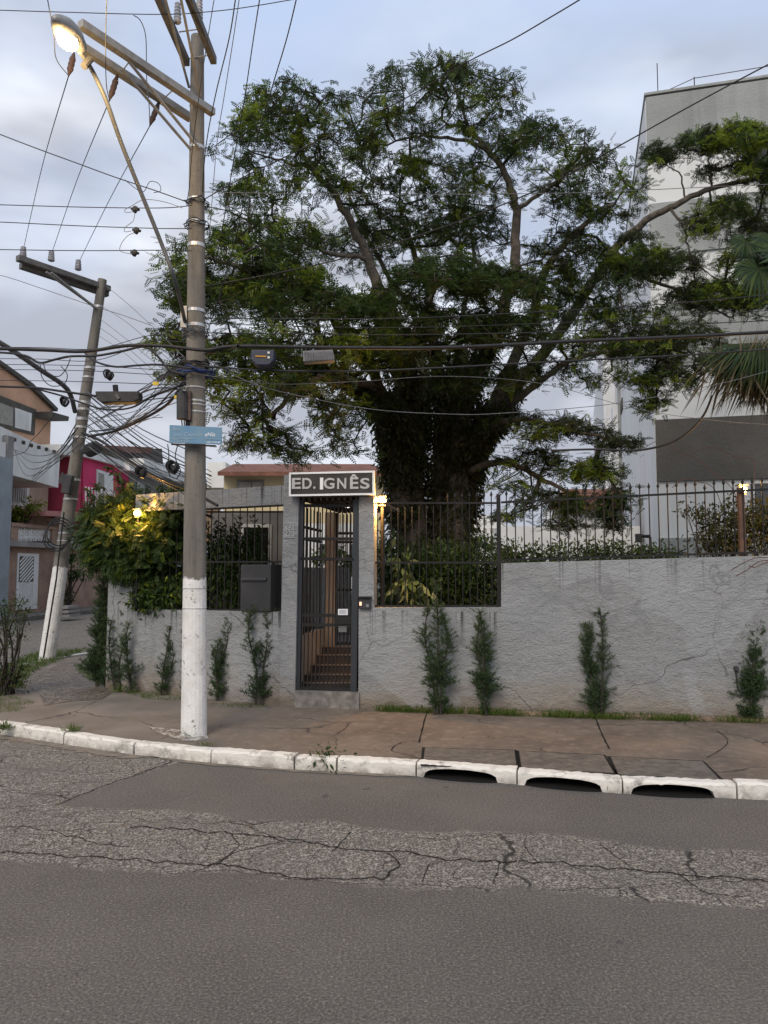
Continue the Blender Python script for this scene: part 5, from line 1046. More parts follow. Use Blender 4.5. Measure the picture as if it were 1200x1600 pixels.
# leaf pads: (px, py, rx, ry, depth, depth radius m, weight, kind)  kind 0 dark 1 lime 2 rusty
pads = [
 (470,175,95,55,11.8,1.3,1.0,0),(420,215,80,50,11.7,1.2,.9,0),(520,240,75,60,11.9,1.2,.9,0),(385,250,55,45,11.7,.9,.55,0),(460,290,90,50,11.8,1.2,.85,0),(380,330,60,50,11.5,1,.8,0),(420,380,95,45,11.3,1.3,1,0),
 (600,170,50,42,12.1,1,.7,0),(665,122,85,38,12,1.3,1.0,0),(740,150,88,48,12,1.3,1,0),(640,210,90,50,12.1,1.2,.9,0),(800,215,75,45,12,1.2,.9,0),(870,235,80,50,11.9,1.2,1,0),(920,270,55,40,11.9,.9,.8,0),(860,300,80,42,12,1.2,.8,0),(760,270,60,50,12.2,1,.5,0),
 (590,290,80,60,12.6,1.3,.8,2),(690,290,80,60,13,1.3,.8,2),(640,370,90,60,13.4,1.4,.8,0),(740,380,70,60,13.5,1.2,.7,2),(540,330,60,50,12.3,1,.5,0),(730,330,70,50,14.5,1.2,.8,0),(560,400,70,50,14.3,1.3,.7,0),
 (330,400,70,42,10.6,1,.95,0),(290,455,50,50,10.4,.8,.9,0),(350,480,90,50,10.5,1.1,1,0),(430,450,90,50,10.9,1.2,.9,0),(490,490,90,45,11.1,1.2,1.1,1),(440,400,60,30,11.2,1,.5,1),
 (270,540,42,40,10.3,.7,.9,0),(300,600,50,36,10.2,.8,.8,0),(360,560,80,40,10.3,1,1,0),(440,550,80,40,10.5,1,1,1),(410,610,80,40,10.1,.9,1,0),(480,610,70,36,10.2,.9,.8,1),(380,650,50,30,9.8,.7,.7,0),(410,690,60,28,9.7,.7,.9,0),(460,715,50,18,9.7,.6,.5,0),(370,700,30,18,9.8,.5,.4,0),
 (530,660,55,40,10.8,.8,.7,1),(560,560,80,50,11.2,1.1,1.1,1),(540,705,40,22,10.6,.6,.35,1),(590,640,50,40,11.6,.8,.6,0),(640,560,80,50,11.8,1.1,.8,1),
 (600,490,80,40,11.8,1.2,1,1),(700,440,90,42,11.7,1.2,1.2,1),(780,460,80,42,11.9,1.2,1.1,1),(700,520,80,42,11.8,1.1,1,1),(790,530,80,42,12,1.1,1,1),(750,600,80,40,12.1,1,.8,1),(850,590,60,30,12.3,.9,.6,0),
 (890,400,70,50,12.7,1.1,.9,0),(960,330,60,38,12.6,.9,.9,0),(985,285,38,30,12.6,.7,.7,0),(900,340,60,40,12.9,1,.7,2),(860,450,60,40,12.8,1,.8,0),(940,450,75,40,13,1.1,1,0),(1000,420,60,35,13.6,.9,.9,0),(900,500,80,38,12.8,1.1,1,0),(985,500,75,38,12.9,1,1,0),(1050,420,50,30,14,.8,.7,0),
 (930,550,70,34,12.3,.9,.9,0),(1010,550,70,32,12.4,.9,.9,0),(1070,530,60,34,12.8,.8,.7,0),(950,600,50,24,12.2,.7,.6,0),(1040,600,50,36,12.4,.7,.8,0),(1110,570,40,30,12.6,.6,.6,0),(1020,635,25,18,12.4,.4,.5,0),
 (1028,245,30,18,14.2,.5,.9,2),(1100,230,40,26,14.1,.6,1,2),(1160,225,55,32,14,.8,1.2,0),(1190,270,50,30,13.9,.7,1,2),(1110,270,30,14,14.2,.4,.3,0),(1090,360,28,26,14,.5,.5,0),(1140,340,55,36,13.9,.7,.7,0),(1190,380,50,40,13.8,.7,.8,0),(1130,470,60,36,13.7,.8,.9,0),(1190,480,50,36,13.6,.7,.9,0),(1075,470,40,30,14,.6,.8,0),(1150,415,40,24,13.8,.6,.6,0),(990,375,28,22,14.6,.4,.5,0),(1240,300,50,60,13.8,.8,.6,0),
 (800,660,40,26,12,.6,.6,0),(850,680,60,26,11.5,.7,.9,0),(905,670,45,22,11.4,.6,.8,0),(960,695,45,18,11.4,.5,.9,0),(830,725,55,26,11.9,.7,.9,0),(890,735,60,24,11.6,.7,.9,0),(940,745,50,20,11.4,.6,.8,0),(800,765,45,24,11.9,.6,.8,0),(860,790,55,24,11.6,.6,.9,0),(920,800,50,24,11.5,.6,.9,0),(965,785,30,20,11.4,.4,.6,0),(790,810,30,18,11.8,.4,.5,0),(880,825,40,14,11.6,.4,.4,0),(955,820,22,12,11.4,.3,.4,0),
]
AT, AK, AW = [], [], []
pads = [(a,b,c,d,e,f,g*(1.15 if h == 1 else .95 if (500 < a < 820 and b > 450) else 1.3 if (b > 430 and a < 500) else 1.5 if (b > 600 and a > 740) else 1.9 if a > 985 else 1.2 if b > 500 else .5 if b < 340 else .72),h) for a,b,c,d,e,f,g,h in pads]
for px, py, rx, ry, d, rd, wt, kd in pads:
    c = np.array(P(px, py, d)); ex, ez = rx/F*d, ry/F*d; n = int(wt*max(32, 300*ex*ez*max(rd,.5)**.5*1.15)+3)
    u = norm(rng.normal(size=(n*4, 3))); top_ = rng.random(len(u)) < .68; u = u*np.where(top_, rng.uniform(.78, 1.02, len(u)), rng.random(len(u))**.45)[:,None]; u = u[(u[:,2] > np.where(top_, -.05, -.45))][:n]
    if kd == 0 and py < 400: kd = 3
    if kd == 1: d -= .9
    AT.append(np.array([tuple(P(px+a_[0]*rx+rng.normal()*2, py-a_[2]*ry+rng.normal()*3, d+a_[1]*rd)) for a_ in u])); AK += [kd]*len(u)
AT = np.concatenate(AT); AK = np.array(AK)
ND = np.array(nodes); nA = len(AT); best = np.full(nA, 1e9); bi = np.zeros(nA, int); bf = .32
pos = list(ND); path = [0.0]*len(ND); par = [-1]*len(ND)
d_ = np.linalg.norm(AT[:,None,:]-ND[None], axis=2); bi = d_.argmin(1); best = d_.min(1); alive = np.ones(nA, bool)
order_parent = []
for _ in range(nA):
    i = int(np.where(alive, best, 1e9).argmin()); alive[i] = False; p = bi[i]; pp_ = np.array(pos[p]); a = AT[i]; dist = np.linalg.norm(a-pp_)
    # bent twig with intermediate nodes
    ns_ = max(1, int(dist/.22)); last = p; sag = rng.normal(size=3)*.06*dist
    for k in range(1, ns_+1):
        t_k = k/ns_; q = pp_+(a-pp_)*t_k+sag*math.sin(math.pi*t_k)+np.array([0,0,-.05*dist*math.sin(math.pi*t_k)]); pos.append(q); par.append(last); path.append(path[last]+dist/ns_); last = len(pos)-1
        dd_ = np.linalg.norm(AT-q, axis=1)+bf*path[last]*.5; upd = alive & (dd_ < best); best[upd] = dd_[upd]; bi[upd] = last
    order_parent.append(last)
pos = np.array(pos); par = np.array(par); cnt = np.zeros(len(pos))
cnt[order_parent] += 1
for i in range(len(pos)-1, len(ND)-1, -1): cnt[par[i]] += cnt[i]
rad = .0052*np.maximum(cnt, 1)**.40; rad[:len(ND)] = np.minimum(rad[:len(ND)], np.array(nrad)*.8)
ei = np.arange(len(ND), len(pos)); A_, B_ = pos[par[ei]], pos[ei]; ra_, rb_ = np.minimum(rad[par[ei]], rad[ei]*1.35), rad[ei]
dirv = norm(B_-A_); refv = np.where(np.abs(dirv[:, 2:3]) < .9, np.array([[0,0,1.]]), np.array([[1.,0,0]])); xx = norm(np.cross(dirv, refv)); yy = np.cross(dirv, xx)
ns_ = 4; vv = []
for (Q, r_) in ((A_, ra_), (B_+dirv*.01, rb_)):
    for k in range(ns_): an = 2*math.pi*k/ns_; vv.append(Q+(xx*math.cos(an)+yy*math.sin(an))*r_[:, None])
V_ = np.stack(vv, 1).reshape(-1, 3); F_ = np.array([(k, (k+1)%4, 4+(k+1)%4, 4+k) for k in range(4)])[None]+(np.arange(len(ei))*8)[:, None, None]
np_mesh('branch', V_, F_.reshape(-1, 4), MAT['twig'], parent=troot)
# leaves round each twig tip
tips = pos[order_parent]; tdir = norm(tips-pos[par[order_parent]])
def crown(kind, mats, per, size, nm='crown'):
    sel = np.where(AK == kind)[0]; 
    idx = np.repeat(sel, per); n = len(idx); p = tips[idx]+rng.normal(size=(n,3))*np.array([.085,.085,.045]) - tdir[idx]*rng.random((n,1))*.22
    f = tdir[idx]*.5+rng.normal(size=(n,3))*np.array([.8,.8,.28])+np.array([0,0,-.08]); up = np.array([0,0,1.])+rng.normal(size=(n,3))*.33
    mi = np.where(rng.random(n) < .16, 1, 0); v, f_, m_ = scatter(*frond, p, f, up, size*rng.uniform(.6, 1.2, n), mi); np_mesh(nm, v, f_, mats, m_, troot)
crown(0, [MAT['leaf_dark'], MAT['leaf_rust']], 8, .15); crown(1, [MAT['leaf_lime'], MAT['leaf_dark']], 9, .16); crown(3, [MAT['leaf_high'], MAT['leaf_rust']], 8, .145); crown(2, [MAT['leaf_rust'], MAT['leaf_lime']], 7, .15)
print('tips', len(tips), 'nodes', len(pos))
# creeper over the trunks
vroot = empty('trunk_creeper', (P(665,900,TD).x, TD-.4, .6)); tag(vroot, 'dense shaggy climbing creeper hanging all over the tree trunk', 'climbing plant')
vp, vf = [], []
for li_, (pts, ra, rb) in enumerate(limbs[:4]+limbs[22:24]+[(limbs[5][0][:4], .2, .1), (limbs[6][0][:4], .18, .1), (limbs[7][0][:2], .14, .1), (limbs[8][0][:2], .16, .12), (limbs[9][0][:2], .12, .1), (limbs[11][0][:3], .13, .1), (limbs[4][0][:3], .2, .15)]):
    q = np.array([tuple(x) for x in catmull([P(*p) for p in pts], 8)]); ok = (q[:,2] < (6.3, 5.2, 6.0, 4.7, 5.4, 6.1, 4.6, 5.0, 4.4, 5.5, 4.8, 6.2, 5.0)[li_ % 13]); q = q[ok]; n = int(620*ra/.3); t_ = rng.random(n)**.95*(len(q)-1.01); i = t_.astype(int); c = q[i]+(q[np.minimum(i+1,len(q)-1)]-q[i])*(t_-i)[:,None]
    an = rng.random(n)*2*math.pi; hz_ = np.clip(1.15-.19*(c[:,2]-1), .42, 1.15); r_ = (ra*.9+.04*rng.random(n)+.10*rng.random(n)**3)*hz_; o_ = np.stack([np.cos(an), np.sin(an), np.zeros(n)], 1); vp.append(c+o_*r_[:,None]); vf.append(o_*.55+np.array([0,0,-1.])+rng.normal(size=(n,3))*.3)
vp = np.concatenate(vp); vf = np.concatenate(vf); idx = np.repeat(np.arange(len(vp)), 11); n = len(idx)
v, f_, m_ = scatter(*one, vp[idx]+rng.normal(size=(n,3))*.065, vf[idx]+rng.normal(size=(n,3))*.35, rng.normal(size=(n,3)), rng.uniform(.06,.14,n)); np_mesh('foliage', v, f_, MAT['leaf_vine'], parent=vroot)
# ---------------- generic leafy volume
def leaf_cloud(blobs, n, tmpl, size, mat, name, parent, droop=.3, seed=1, mat2=None, frac2=.1, shell=.35, clump=5):
    r_ = np.random.default_rng(seed); P_, D_ = [], []
    wts = np.array([b[1][0]*b[1][2] for b in blobs]); wts = wts/wts.sum()
    for (c, e), w_ in zip(blobs, wts):
        k = int(n*w_/clump)+1; u = rnd_unit(k, r_)*(r_.random((k,1))**shell); e = np.array(e); c = np.array(c); ctr = c+u*e
        pp_ = np.repeat(ctr, clump, 0)+r_.normal(size=(k*clump,3))*.055; P_.append(pp_); D_.append(np.repeat(u, clump, 0))
    p = np.concatenate(P_); u = np.concatenate(D_); m_ = len(p); f = u*.6+r_.normal(size=(m_,3))*.7+np.array([0,0,-droop]); mi = (r_.random(m_) < frac2).astype(int) if mat2 else None
    v, f_, m2 = scatter(*tmpl, p, f, np.array([0,0,1.])+r_.normal(size=(m_,3))*.5, size*r_.uniform(.6,1.3,m_), mi); return np_mesh(name, v, f_, [mat]+([mat2] if mat2 else []), m2, parent)
def blob(px, py, rx, ry, d, rd): return (tuple(P(px, py, d)), (rx/F*d, rd, ry/F*d))
def stems(root, base, blobs, k=3, r=.012, mat='twig', seed=2):
    rr_ = random.Random(seed); mb = MB()
    for c, e in blobs:
        for j in range(k):
            t = Vector(c)+Vector((rr_.uniform(-.6,.6)*e[0], rr_.uniform(-.6,.6)*e[1], rr_.uniform(-.3,.7)*e[2])); b_ = Vector(base)+Vector((rr_.uniform(-.08,.08), rr_.uniform(-.08,.08), 0)); mid = b_.lerp(t, .5)+Vector((rr_.uniform(-.1,.1), rr_.uniform(-.1,.1), .08)); mb.tube(catmull([b_, mid, t], 4), [r*1.2]*3+[r]*3+[r*.5]*3, 5)
    return mb.build('stem', MAT[mat], root)
# corner bush
B = [blob(165,812,30,20,9.9,.35),blob(200,788,34,18,10,.4),blob(240,805,34,24,9.9,.4),blob(275,800,34,34,9.7,.35),blob(190,840,46,34,9.8,.3),blob(250,850,46,36,9.7,.3),blob(215,885,50,18,9.72,.22),blob(150,835,26,20,10,.3),blob(165,870,28,22,9.95,.25),blob(280,785,24,14,9.9,.3),blob(215,778,12,8,10,.3),blob(150,800,16,10,10,.25)]
root = empty('corner_bush', P(230,880,9.9)); root.location.z = .6; tag(root, 'big leafy bush spilling over the wall corner around a lamp', 'bush')
leaf_cloud(B, 5400, spray, .135, MAT['leaf_shrub'], 'foliage', root, .45, 11, MAT['leaf_lime'], .07, .45, 4); stems(root, (P(235,950,10.2).x, 10.2, .2), B, 2, .014)
for k, (x, y) in enumerate(((168,735),(150,762),(135,772),(185,752),(250,765),(128,800))): 
    q0, q1 = P(x+40, y+55, 9.9), P(x, y-6, 9.8); mb = MB(); q = catmull([q0, q0.lerp(q1,.6)+Vector((0,0,.09)), q1], 5); mb.tube(q, .006, 5); mb.build('twig', MAT['twig'], root)
    pts = np.array([tuple(z_) for z_ in q[3:]]); idx = np.repeat(np.arange(len(pts)), 4); n = len(idx); v, f_, _ = scatter(*one, pts[idx]+rng.normal(size=(n,3))*.015, rng.normal(size=(n,3))*.7+np.array([-.3,0,-.5]), np.array([0,0,1.])+rng.normal(size=(n,3))*.4, rng.uniform(.08,.13,n)); np_mesh('spray_leaf', v, f_, MAT['leaf_shrub'], parent=root)
# leaves filling the barred opening
B = [blob(240,930,40,26,9.62,.12),blob(270,930,36,24,9.5,.12),blob(235,960-20,30,20,9.66,.12)]
root = empty('opening_shrub', P(250,950,9.6)); tag(root, 'green leafy shrub pushing through the bars at the opening corner', 'shrub'); leaf_cloud(B, 1500, one, .085, MAT['leaf_shrub'], 'foliage', root, .3, 12, MAT['leaf_lime'], .2); stems(root, tuple(P(250,950,9.7)), B, 3, .007)
B = [blob(335,860,50,50,9.9,.3),blob(350,910,50,44,9.8,.3),blob(300,890,45,60,9.9,.3),blob(380,850,34,40,10.1,.3),blob(428,930,10,30,9.1,.1),blob(250,860,50,60,10.2,.4),blob(390,900,30,50,10,.3)]
root = empty('garden_vine', P(340,940,10)); tag(root, 'dark garden vine growing behind the window bars and letter box', 'climbing plant'); leaf_cloud(B, 6500, one, .085, MAT['leaf_dark'], 'foliage', root, .5, 13, MAT['leaf_shrub'], .35, .5); stems(root, (P(340,960,10).x, 10, .3), B, 3, .008)
# hedge behind the fences
hd_pts = [(600+i*22, 905+rng.integers(-6,6), 17, 55, 10.1+.3*rng.random(), .35) for i in range(9)] + [(790+i*17, 872+rng.integers(-4,4), 14, 17+rng.integers(0,6), 9.6, .3) for i in range(16)]
hroot = empty('hedge', P(850,900,9.7)); hroot.location.z = .6; tag(hroot, 'clipped dark hedge running behind the iron fences', 'hedge')
B = [blob(*b_) for b_ in hd_pts]; leaf_cloud(B, 15000, one, .07, MAT['leaf_dark'], 'foliage', hroot, .0, 14, MAT['leaf_shrub'], .25, .4); stems(hroot, (P(850,950,9.7).x, 9.7, .6), B[::3], 1, .012)
B = [blob(690,900,60,55,10.4,.4),blob(740,905,50,50,10.4,.4),blob(610,880,20,60,10.4,.3)]; leaf_cloud(B, 5000, one, .07, MAT['leaf_dark'], 'foliage', hroot, .0, 15, None, .2, .6)
# pothos at the foot of the trunk
B = [blob(628,905,26,36,9.6,.2),blob(615,870,14,24,9.7,.2),blob(655,925,24,22,9.6,.2)]
root = empty('variegated_creeper', P(630,945,9.7)); root.location.z = .6; tag(root, 'pale variegated broad-leaved creeper at the foot of the tree', 'climbing plant'); leaf_cloud(B, 170, one, .17, MAT['leaf_pale'], 'foliage', root, .7, 16, None, 0, .6, 2); stems(root, (P(630,945,9.7).x, 9.7, .5), B, 2, .006)
# bush by the far lamp
B = [blob(1110,830,26,30,9.2,.35),blob(1150,815,34,40,9.1,.35),blob(1190,820,34,50,9,.35),blob(1095,800,12,14,9.2,.2),blob(1075,795,10,8,9.2,.15),blob(1230,820,40,55,8.9,.4),blob(1140,850,60,20,9,.3)]
root = empty('lamp_bush', P(1150,900,9.1)); root.location.z = .6; tag(root, 'loose dark bush with small blossoms under the far amber lamp', 'bush'); leaf_cloud(B, 4200, one, .075, MAT['leaf_vine'], 'foliage', root, .2, 17, MAT['leaf_rust'], .3, .6, 6); stems(root, (P(1160,900,9.2).x, 9.2, .6), B, 4, .008)
# bare red twigs over the wall
MAT['red_twig'] = paint('red_twig', (.10,.05,.04)); rr_ = random.Random(9)
for grp, lb in ((([(1210,872,7.6),(1180,872),(1150,886),(1142,892,7.5)],[(1215,880,7.6),(1190,876),(1165,892),(1150,900,7.5)],[(1213,876,7.6),(1195,880),(1180,886),(1170,884,7.55)]),'small reddish twigs hanging over the wall top under the far lamp'),(([(1150,860,9.1),(1150,775,9),(1110,735),(1085,715),(1060,705),(1040,690,9.3)],[(1158,860,9.1),(1180,730,9),(1150,715),(1120,700),(1100,700),(1080,708,9.2)],[(1145,860,9.1),(1120,770,9),(1090,752),(1070,748),(1050,762,9.2)]),'bare reddish branches arching up before the dark tower panel')):
    p_ = P(*grp[0][0]); root = empty('bare_shrub', (p_.x, p_.y, 1.7)); tag(root, lb, 'shrub')
    for pts in grp:
        mb = MB(); d0, d1 = pts[0][2], pts[-1][2]; q = [P(p[0], p[1], d0+(d1-d0)*i/(len(pts)-1)) for i, p in enumerate(pts)]; mb.tube(catmull(q, 5), .0045, 4); mb.build('branch', MAT['red_twig'], root)
# ---------------- slender conifers planted along the wall
def conifer(px, py, ptop, d, wpx, label, seed, stemsn=1, lean=0, sparse=1.0):
    r_ = np.random.default_rng(seed); base = P(px, py, d); base.z = ZP-.01; top = P(px+lean, ptop, d+.05); H = (top-base).length; Wd = wpx/F*d/2
    root = empty('slender_conifer', base); tag(root, label, 'conifer', 'young conifers planted along the wall'); root.location.z = base.z
    np_, nf, ss = [], [], []; mb = MB()
    for k in range(stemsn):
        off = Vector((r_.uniform(-.04,.04)*(stemsn > 1), 0, 0)); hk = 1 if k == 0 else r_.uniform(.7,.95); tp = base.lerp(top, hk)+off*2.5+Vector((r_.normal()*.01, 0, 0)); ax = catmull([base+off, base.lerp(tp,.35)+off+Vector((r_.normal()*.02,r_.normal()*.02,0)), base.lerp(tp,.7)+off*1.5+Vector((r_.normal()*.02,0,0)), tp], 8)
        m_ = len(ax); mb.tube(ax, [.011*(1-.7*i/m_)+.002 for i in range(m_)], 6)
        nb = int(H*90*sparse); gapc = r_.uniform(0,1,3)
        for j in range(nb):
            t_ = .10+.89*(j+r_.random())/nb
            lump = .55+.45*math.sin(t_*19+seed)+.25*math.sin(t_*41+seed*2)
            if lump < .25 and r_.random() < .7: continue
            p = ax[min(m_-1, int(t_*(m_-1)))]; an = r_.uniform(0, 6.28); prof = (1-.75*t_)*(.55+.45*min(1, t_*5)); L = Wd*prof*lump*r_.uniform(.6,1.5)+.03
            el = r_.uniform(.2,1.0); dv = Vector((math.cos(an)*math.cos(el), math.sin(an)*math.cos(el)*.7, math.sin(el))); e_ = p+dv*L
            mb.tube([p, p.lerp(e_,.55)+Vector((0,0,-.006)), e_], [.003,.0025,.0015], 3, False)
            nn = int(9+L*210)
            for q in range(nn):
                s_ = r_.random()**.8; b_ = p.lerp(e_, s_); np_.append(tuple(b_)); v_ = dv*.9+Vector(r_.normal(size=3))*.62; nf.append(tuple(v_)); ss.append(r_.uniform(.03,.06)*(1-.35*t_))
    mb.build('stem', MAT['twig'], root)
    np_ = np.array(np_); nf = np.array(nf); n = len(np_); tt = (np_[:,2]-base.z)/H; mi = (r_.random(n) < np.clip(tt*.8-.35, 0.02, .5)).astype(int)
    v, f_, m2 = scatter(*needle, np_, nf, r_.normal(size=(n,3)), np.array(ss), mi); np_mesh('foliage', v, f_, [MAT['leaf_needle'], MAT['leaf_tip']], m2, root)
CF = [(683,1106,905,8.10,50,'tallest bushy young conifer, rising before the low wall fence',1,3,-4,1.05),(763,1106,955,8.05,60,'wide bushy young conifer with a side shoot, under the fence post',2,3,-6,1.0),(937,1116,950,7.93,48,'thin open young conifer alone before the higher wall',23,3,-6,1.05),(1168,1122,936,7.72,58,'dense young conifer beside the small black drain spout',14,4,2,1.5),
 (405,1096,935,8.7,44,'young conifer with a pale tip close to the gate pillar',5,2,4,1.05),(341,1094,962,8.95,40,'young conifer just behind the painted utility pole',6,2,12,1.0),(250,1082,978,9.35,32,'short leaning young conifer between pole and corner clump',7,2,12,.8),(210,1074,972,9.55,34,'thin dark young conifer, third from the wall corner',8,2,-2,.8),(184,1066,955,9.75,34,'thin dark young conifer, second from the wall corner',9,2,-2,.8),(150,1058,902,10.05,56,'tallest dense conifer at the wall corner',10,4,2,1.3),(168,1062,985,9.95,30,'low dark young conifer crowding the corner one',11,2,0,1.0),(287,1088,985,9.2,16,'spindly young conifer half hidden by the painted pole',12,1,-4,.6)]
for c in CF: conifer(*c)
# ---------------- street shrub at the picture edge
root = empty('street_shrub', G(8,1085,ZP)); tag(root, 'straggly twiggy shrub growing in the grass at the street corner', 'shrub'); dq = root.location.y
B = [blob(20,945,24,16,dq,.25),blob(0,965,26,22,dq,.3),blob(30,965,18,18,dq-.1,.2),blob(10,1000,24,22,dq,.3),blob(25,1040,20,14,dq,.2),blob(5,1065,34,18,dq,.25),blob(-30,1000,30,50,dq,.3),blob(35,1060,14,14,dq,.2)]
leaf_cloud(B, 1900, one, .05, MAT['leaf_shrub'], 'foliage', root, .1, 21, MAT['leaf_rust'], .35, .5); stems(root, tuple(root.location), B, 4, .011)
root = empty('terrace_shrub', HN.at(9, .1, .8)); tag(root, 'small spindly tree on the brown terrace below the white window', 'shrub'); B = [blob(30,800,26,10,27,.8),blob(22,815,14,8,27,.6),blob(50,790,16,10,27,.6)]; leaf_cloud(B, 420, one, .22, MAT['leaf_lime'], 'foliage', root, .2, 22, None, 0, .8, 3); stems(root, tuple(P(27,838,27)), B, 3, .03)
root = empty('wall_climber', HN.at(14, .1, .8)); tag(root, 'thin climbing plant on the brown rough wall behind the leaning pole', 'climbing plant'); B = [blob(120,895,18,12,29,.4),blob(112,870,14,10,29,.4),blob(105,930,8,18,29,.4)]; leaf_cloud(B, 420, one, .2, MAT['leaf_shrub'], 'foliage', root, .6, 23, None, 0, .8, 3); stems(root, tuple(P(104,958,28.8)), B, 4, .025)
# planks beside the leaning pole
root = empty('plank_pile', P(106,960,25)); tag(root, 'stack of three worn grey planks by the leaning pole', 'planks')
for i in range(3): mb = MB(); a_, b_ = P(94+i, 962-i*6.5, 25), P(117-i, 961-i*6.5, 25); mb.bar(a_, b_, .9, .09); mb.build('plank', MAT['grey_wall'], root)
# ---------------- grass
def grass(polys, n, size, name='grass', seed=5, z=ZP, mat='grass'):
    r_ = np.random.default_rng(seed); ps = []
    for poly in polys:
        q = [G(x, y, z) for x, y in poly]; c = np.array([(p.x, p.y) for p in q]); lo, hi = c.min(0), c.max(0); k = 0; want = n//len(polys)
        pts = lo+(hi-lo)*r_.random((want*5, 2)); ins = np.zeros(len(pts), bool); j = len(c)-1
        for i in range(len(c)):
            cond = ((c[i,1] > pts[:,1]) != (c[j,1] > pts[:,1])) & (pts[:,0] < (c[j,0]-c[i,0])*(pts[:,1]-c[i,1])/(c[j,1]-c[i,1]+1e-12)+c[i,0]); ins ^= cond; j = i
        pts = pts[ins]; nzv = np.sin(pts[:,0]*9.1)*np.cos(pts[:,1]*11.3)+r_.normal(size=len(pts))*.5; pts = pts[nzv > -.35][:want]; ps.append(pts)
    p2 = np.concatenate(ps); m_ = len(p2); p = np.column_stack([p2, np.full(m_, z-.005)]); f = r_.normal(size=(m_,3))*.55+np.array([0,0,1.]); v, f_, _ = scatter(*grassb, p, f, r_.normal(size=(m_,3)), size*r_.uniform(.4,1.3,m_)); o = np_mesh(name, v, f_, MAT[mat]); tag(o, kind='stuff'); return o
def dn(q, k=5): return [(x, y+k) for x, y in q]
grass([dn([(118,1035),(150,1045),(200,1070),(290,1086),(300,1092),(230,1088),(170,1072),(125,1052)])], 6500, .06, seed=31)
grass([dn([(588,1102),(700,1106),(930,1114),(1200,1121),(1200,1126),(930,1119),(700,1111),(588,1107)])], 13000, .075, seed=32)
grass([dn([(330,1094),(430,1096),(430,1101),(330,1101)])], 500, .04, seed=33)
grass([[(-40,1060),(60,1020),(100,1018),(140,1015),(90,1034),(50,1052),(30,1080),(-40,1100)]], 7000, .085, seed=34)
grass([[(-60,1085),(20,1088),(55,1098),(30,1112),(-60,1122)]], 3000, .04, seed=35)
def tuft(px, py, z, n, size, lb, cat='weed', mt='grass', g='weeds along the kerb'):
    c = G(px, py, z); r_ = np.random.default_rng(int(px)); p = np.array([tuple(c)])+r_.normal(size=(n,3))*np.array([.035,.02,.003]); f = r_.normal(size=(n,3))*.75+np.array([0,0,1.]); v, f_, _ = scatter(*grassb, p, f, r_.normal(size=(n,3)), size*r_.uniform(.4,1.2,n)); root = empty('weed_tuft', c); tag(root, lb, cat, g); np_mesh('foliage', v, f_, MAT[mt], parent=root)
tuft(115,1143,.108,90,.09,'small grass tuft growing on the kerb joint'); tuft(298,1151,ZP,140,.10,'green grass tuft at the foot of the painted pole'); tuft(324,1166,.10,70,.06,'thin grass growing from the kerb joint by the pole'); tuft(310,1186,0,60,.06,'low grass sprig in the gutter by the pole'); tuft(968,1238,0,90,.055,'weed sprig in the gutter between two drain inlets'); tuft(186,1082,ZP,0+60,.12,'bent grass clump under the corner conifers'); tuft(5,1140,.08,160,.10,'dark weed clump hanging over the kerb end')
c = G(512,1201,0); root = empty('kerb_plant', c); tag(root, 'broad leaved green weed sprouting from the kerb face', 'weed', 'weeds along the kerb'); leaf_cloud([((c.x,c.y-.02,.07),(.075,.05,.055))], 130, one, .06, MAT['leaf_shrub'], 'foliage', root, .2, 41)
# fallen leaves
n = 70; xs = rng.uniform(20, 1180, n); ys = rng.uniform(1110, 1165, n)+xs*.02; ps = np.array([tuple(G(x, y, ZP+.006)) for x, y in zip(xs, ys)]); v, f_, _ = scatter(*one, ps, np.column_stack([rng.normal(size=(n,2)), np.zeros(n)]), np.array([0,0,1.])+rng.normal(size=(n,3))*.2, rng.uniform(.015,.04,n)); o = np_mesh('leaf_litter', v, f_, MAT['palm_dead']); tag(o, kind='stuff')
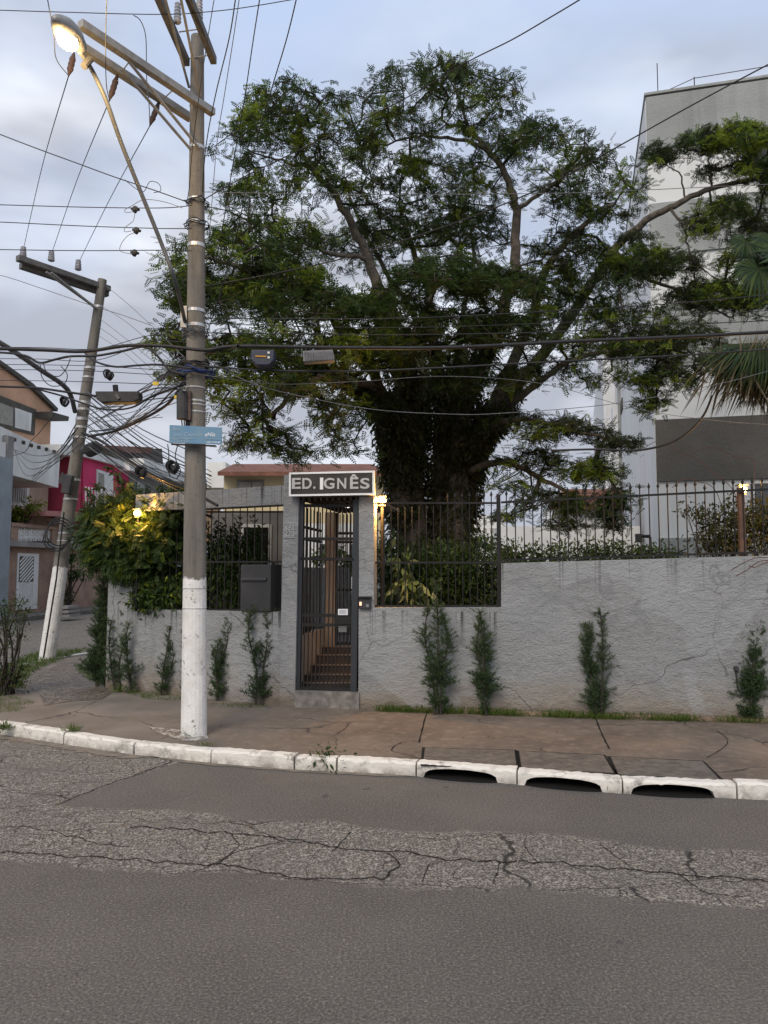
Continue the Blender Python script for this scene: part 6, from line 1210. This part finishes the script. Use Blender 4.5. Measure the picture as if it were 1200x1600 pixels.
# ---------------- fan palm beside the tower
pc = P(1215, 520, 11.0); root = empty('fan_palm', (pc.x+.12, 11.0, .6)); tag(root, 'fan palm with green fans over a skirt of dead brown fronds', 'palm tree')
mb = MB(); mb.tube([(pc.x+.12,11,.6),(pc.x+.1,11,2.5),(pc.x+.05,11,pc.z+1.0)], [.2,.16,.13], 12); mb.build('trunk', MAT['bark'], root)
def fan(c, nrm, dirv, rad_, n, mat, fold=.25, spread=2.6, droop=.5, seed=0):
    r_ = random.Random(seed); c = Vector(c); u = Vector(dirv).normalized(); nm = Vector(nrm).normalized(); w_ = nm.cross(u).normalized(); mb = MB()
    for i in range(n):
        a = -spread/2+spread*i/(n-1); d_ = u*math.cos(a)+w_*math.sin(a); L = rad_*(.86+.14*math.cos(a))*r_.uniform(.9,1.05); s_ = d_.cross(nm).normalized(); wd = rad_*spread/n*.33
        p1 = c+d_*L*.55+nm*fold*.1*(1 if i % 2 else -1)*rad_*.3; p2 = c+d_*L-Vector((0,0,droop*L*.35)); mb.add([c, p1+s_*wd, p2, p1-s_*wd], [(0,1,2,3)])
    return mb.build('frond', mat, root)
hub = Vector((pc.x+.05, 11, pc.z+.75))
for k, (px, py, rr2, mt, dr2) in enumerate(((1185,402,.42,'palm_green',.5),(1205,378,.42,'palm_green',.4),(1165,378,.32,'palm_green',.7),(1235,400,.7,'palm_green',.3),(1185,420,.5,'palm_green',.9))):
    c = P(px, py, 10.8-.1*k); dv = (c-hub).normalized(); mb = MB(); mb.tube(catmull([hub, hub.lerp(c,.5)+Vector((0,0,.12)), c], 4), .014, 5); mb.build('leaf_stalk', MAT['palm_green'], root); fan(c, Vector((.2,-1,.6)), dv*.5+Vector((-.2,0,-.7)), rr2, 30, MAT[mt], spread=4.6, droop=dr2, seed=k)
for k in range(4):
    c = P(1190+k*8, 535+k*4, 10.7); fan(c, Vector((-.3,-.6,1)), Vector((-1,-.25,-.32-.08*k)), .95, 26, MAT['palm_green'], spread=1.5, droop=.7, seed=20+k)
n = 900; r_ = np.random.default_rng(77); top = np.array(P(1200,545,10.85)); p = top+r_.normal(size=(n,3))*np.array([.28,.25,.12]); f = np.array([-.32,-.1,-1.])+r_.normal(size=(n,3))*np.array([.3,.3,.15]); v, f_, _ = scatter([(0,0,0),(.5,.016,.01),(1,0,-.02),(.5,-.016,.01)], [(0,1,2,3)], p, f, r_.normal(size=(n,3)), r_.uniform(.5,1.05,n)); np_mesh('dead_frond', v, f_, MAT['palm_dead'], parent=root)
# far trees beyond the wall, seen through the gate and between the trunk and the fence
for (b_, n_, lb, s_) in (([blob(735,850,20,14,20,1),blob(760,845,16,14,20,1),blob(700,862,22,12,20,1)],700,'small green garden tree far behind the trunk',51),([blob(520,872,30,16,16,1),blob(545,885,20,14,16,1)],500,'green garden shrub beyond the inner gate',52)):
    c = Vector(b_[0][0]); root = empty('garden_shrub', (c.x, c.y, .6)); tag(root, lb, 'shrub'); leaf_cloud(b_, n_, one, .16, MAT['leaf_shrub'], 'foliage', root, .2, s_, MAT['leaf_lime'], .3, .6); stems(root, (c.x, c.y, .6), b_, 3, .02)
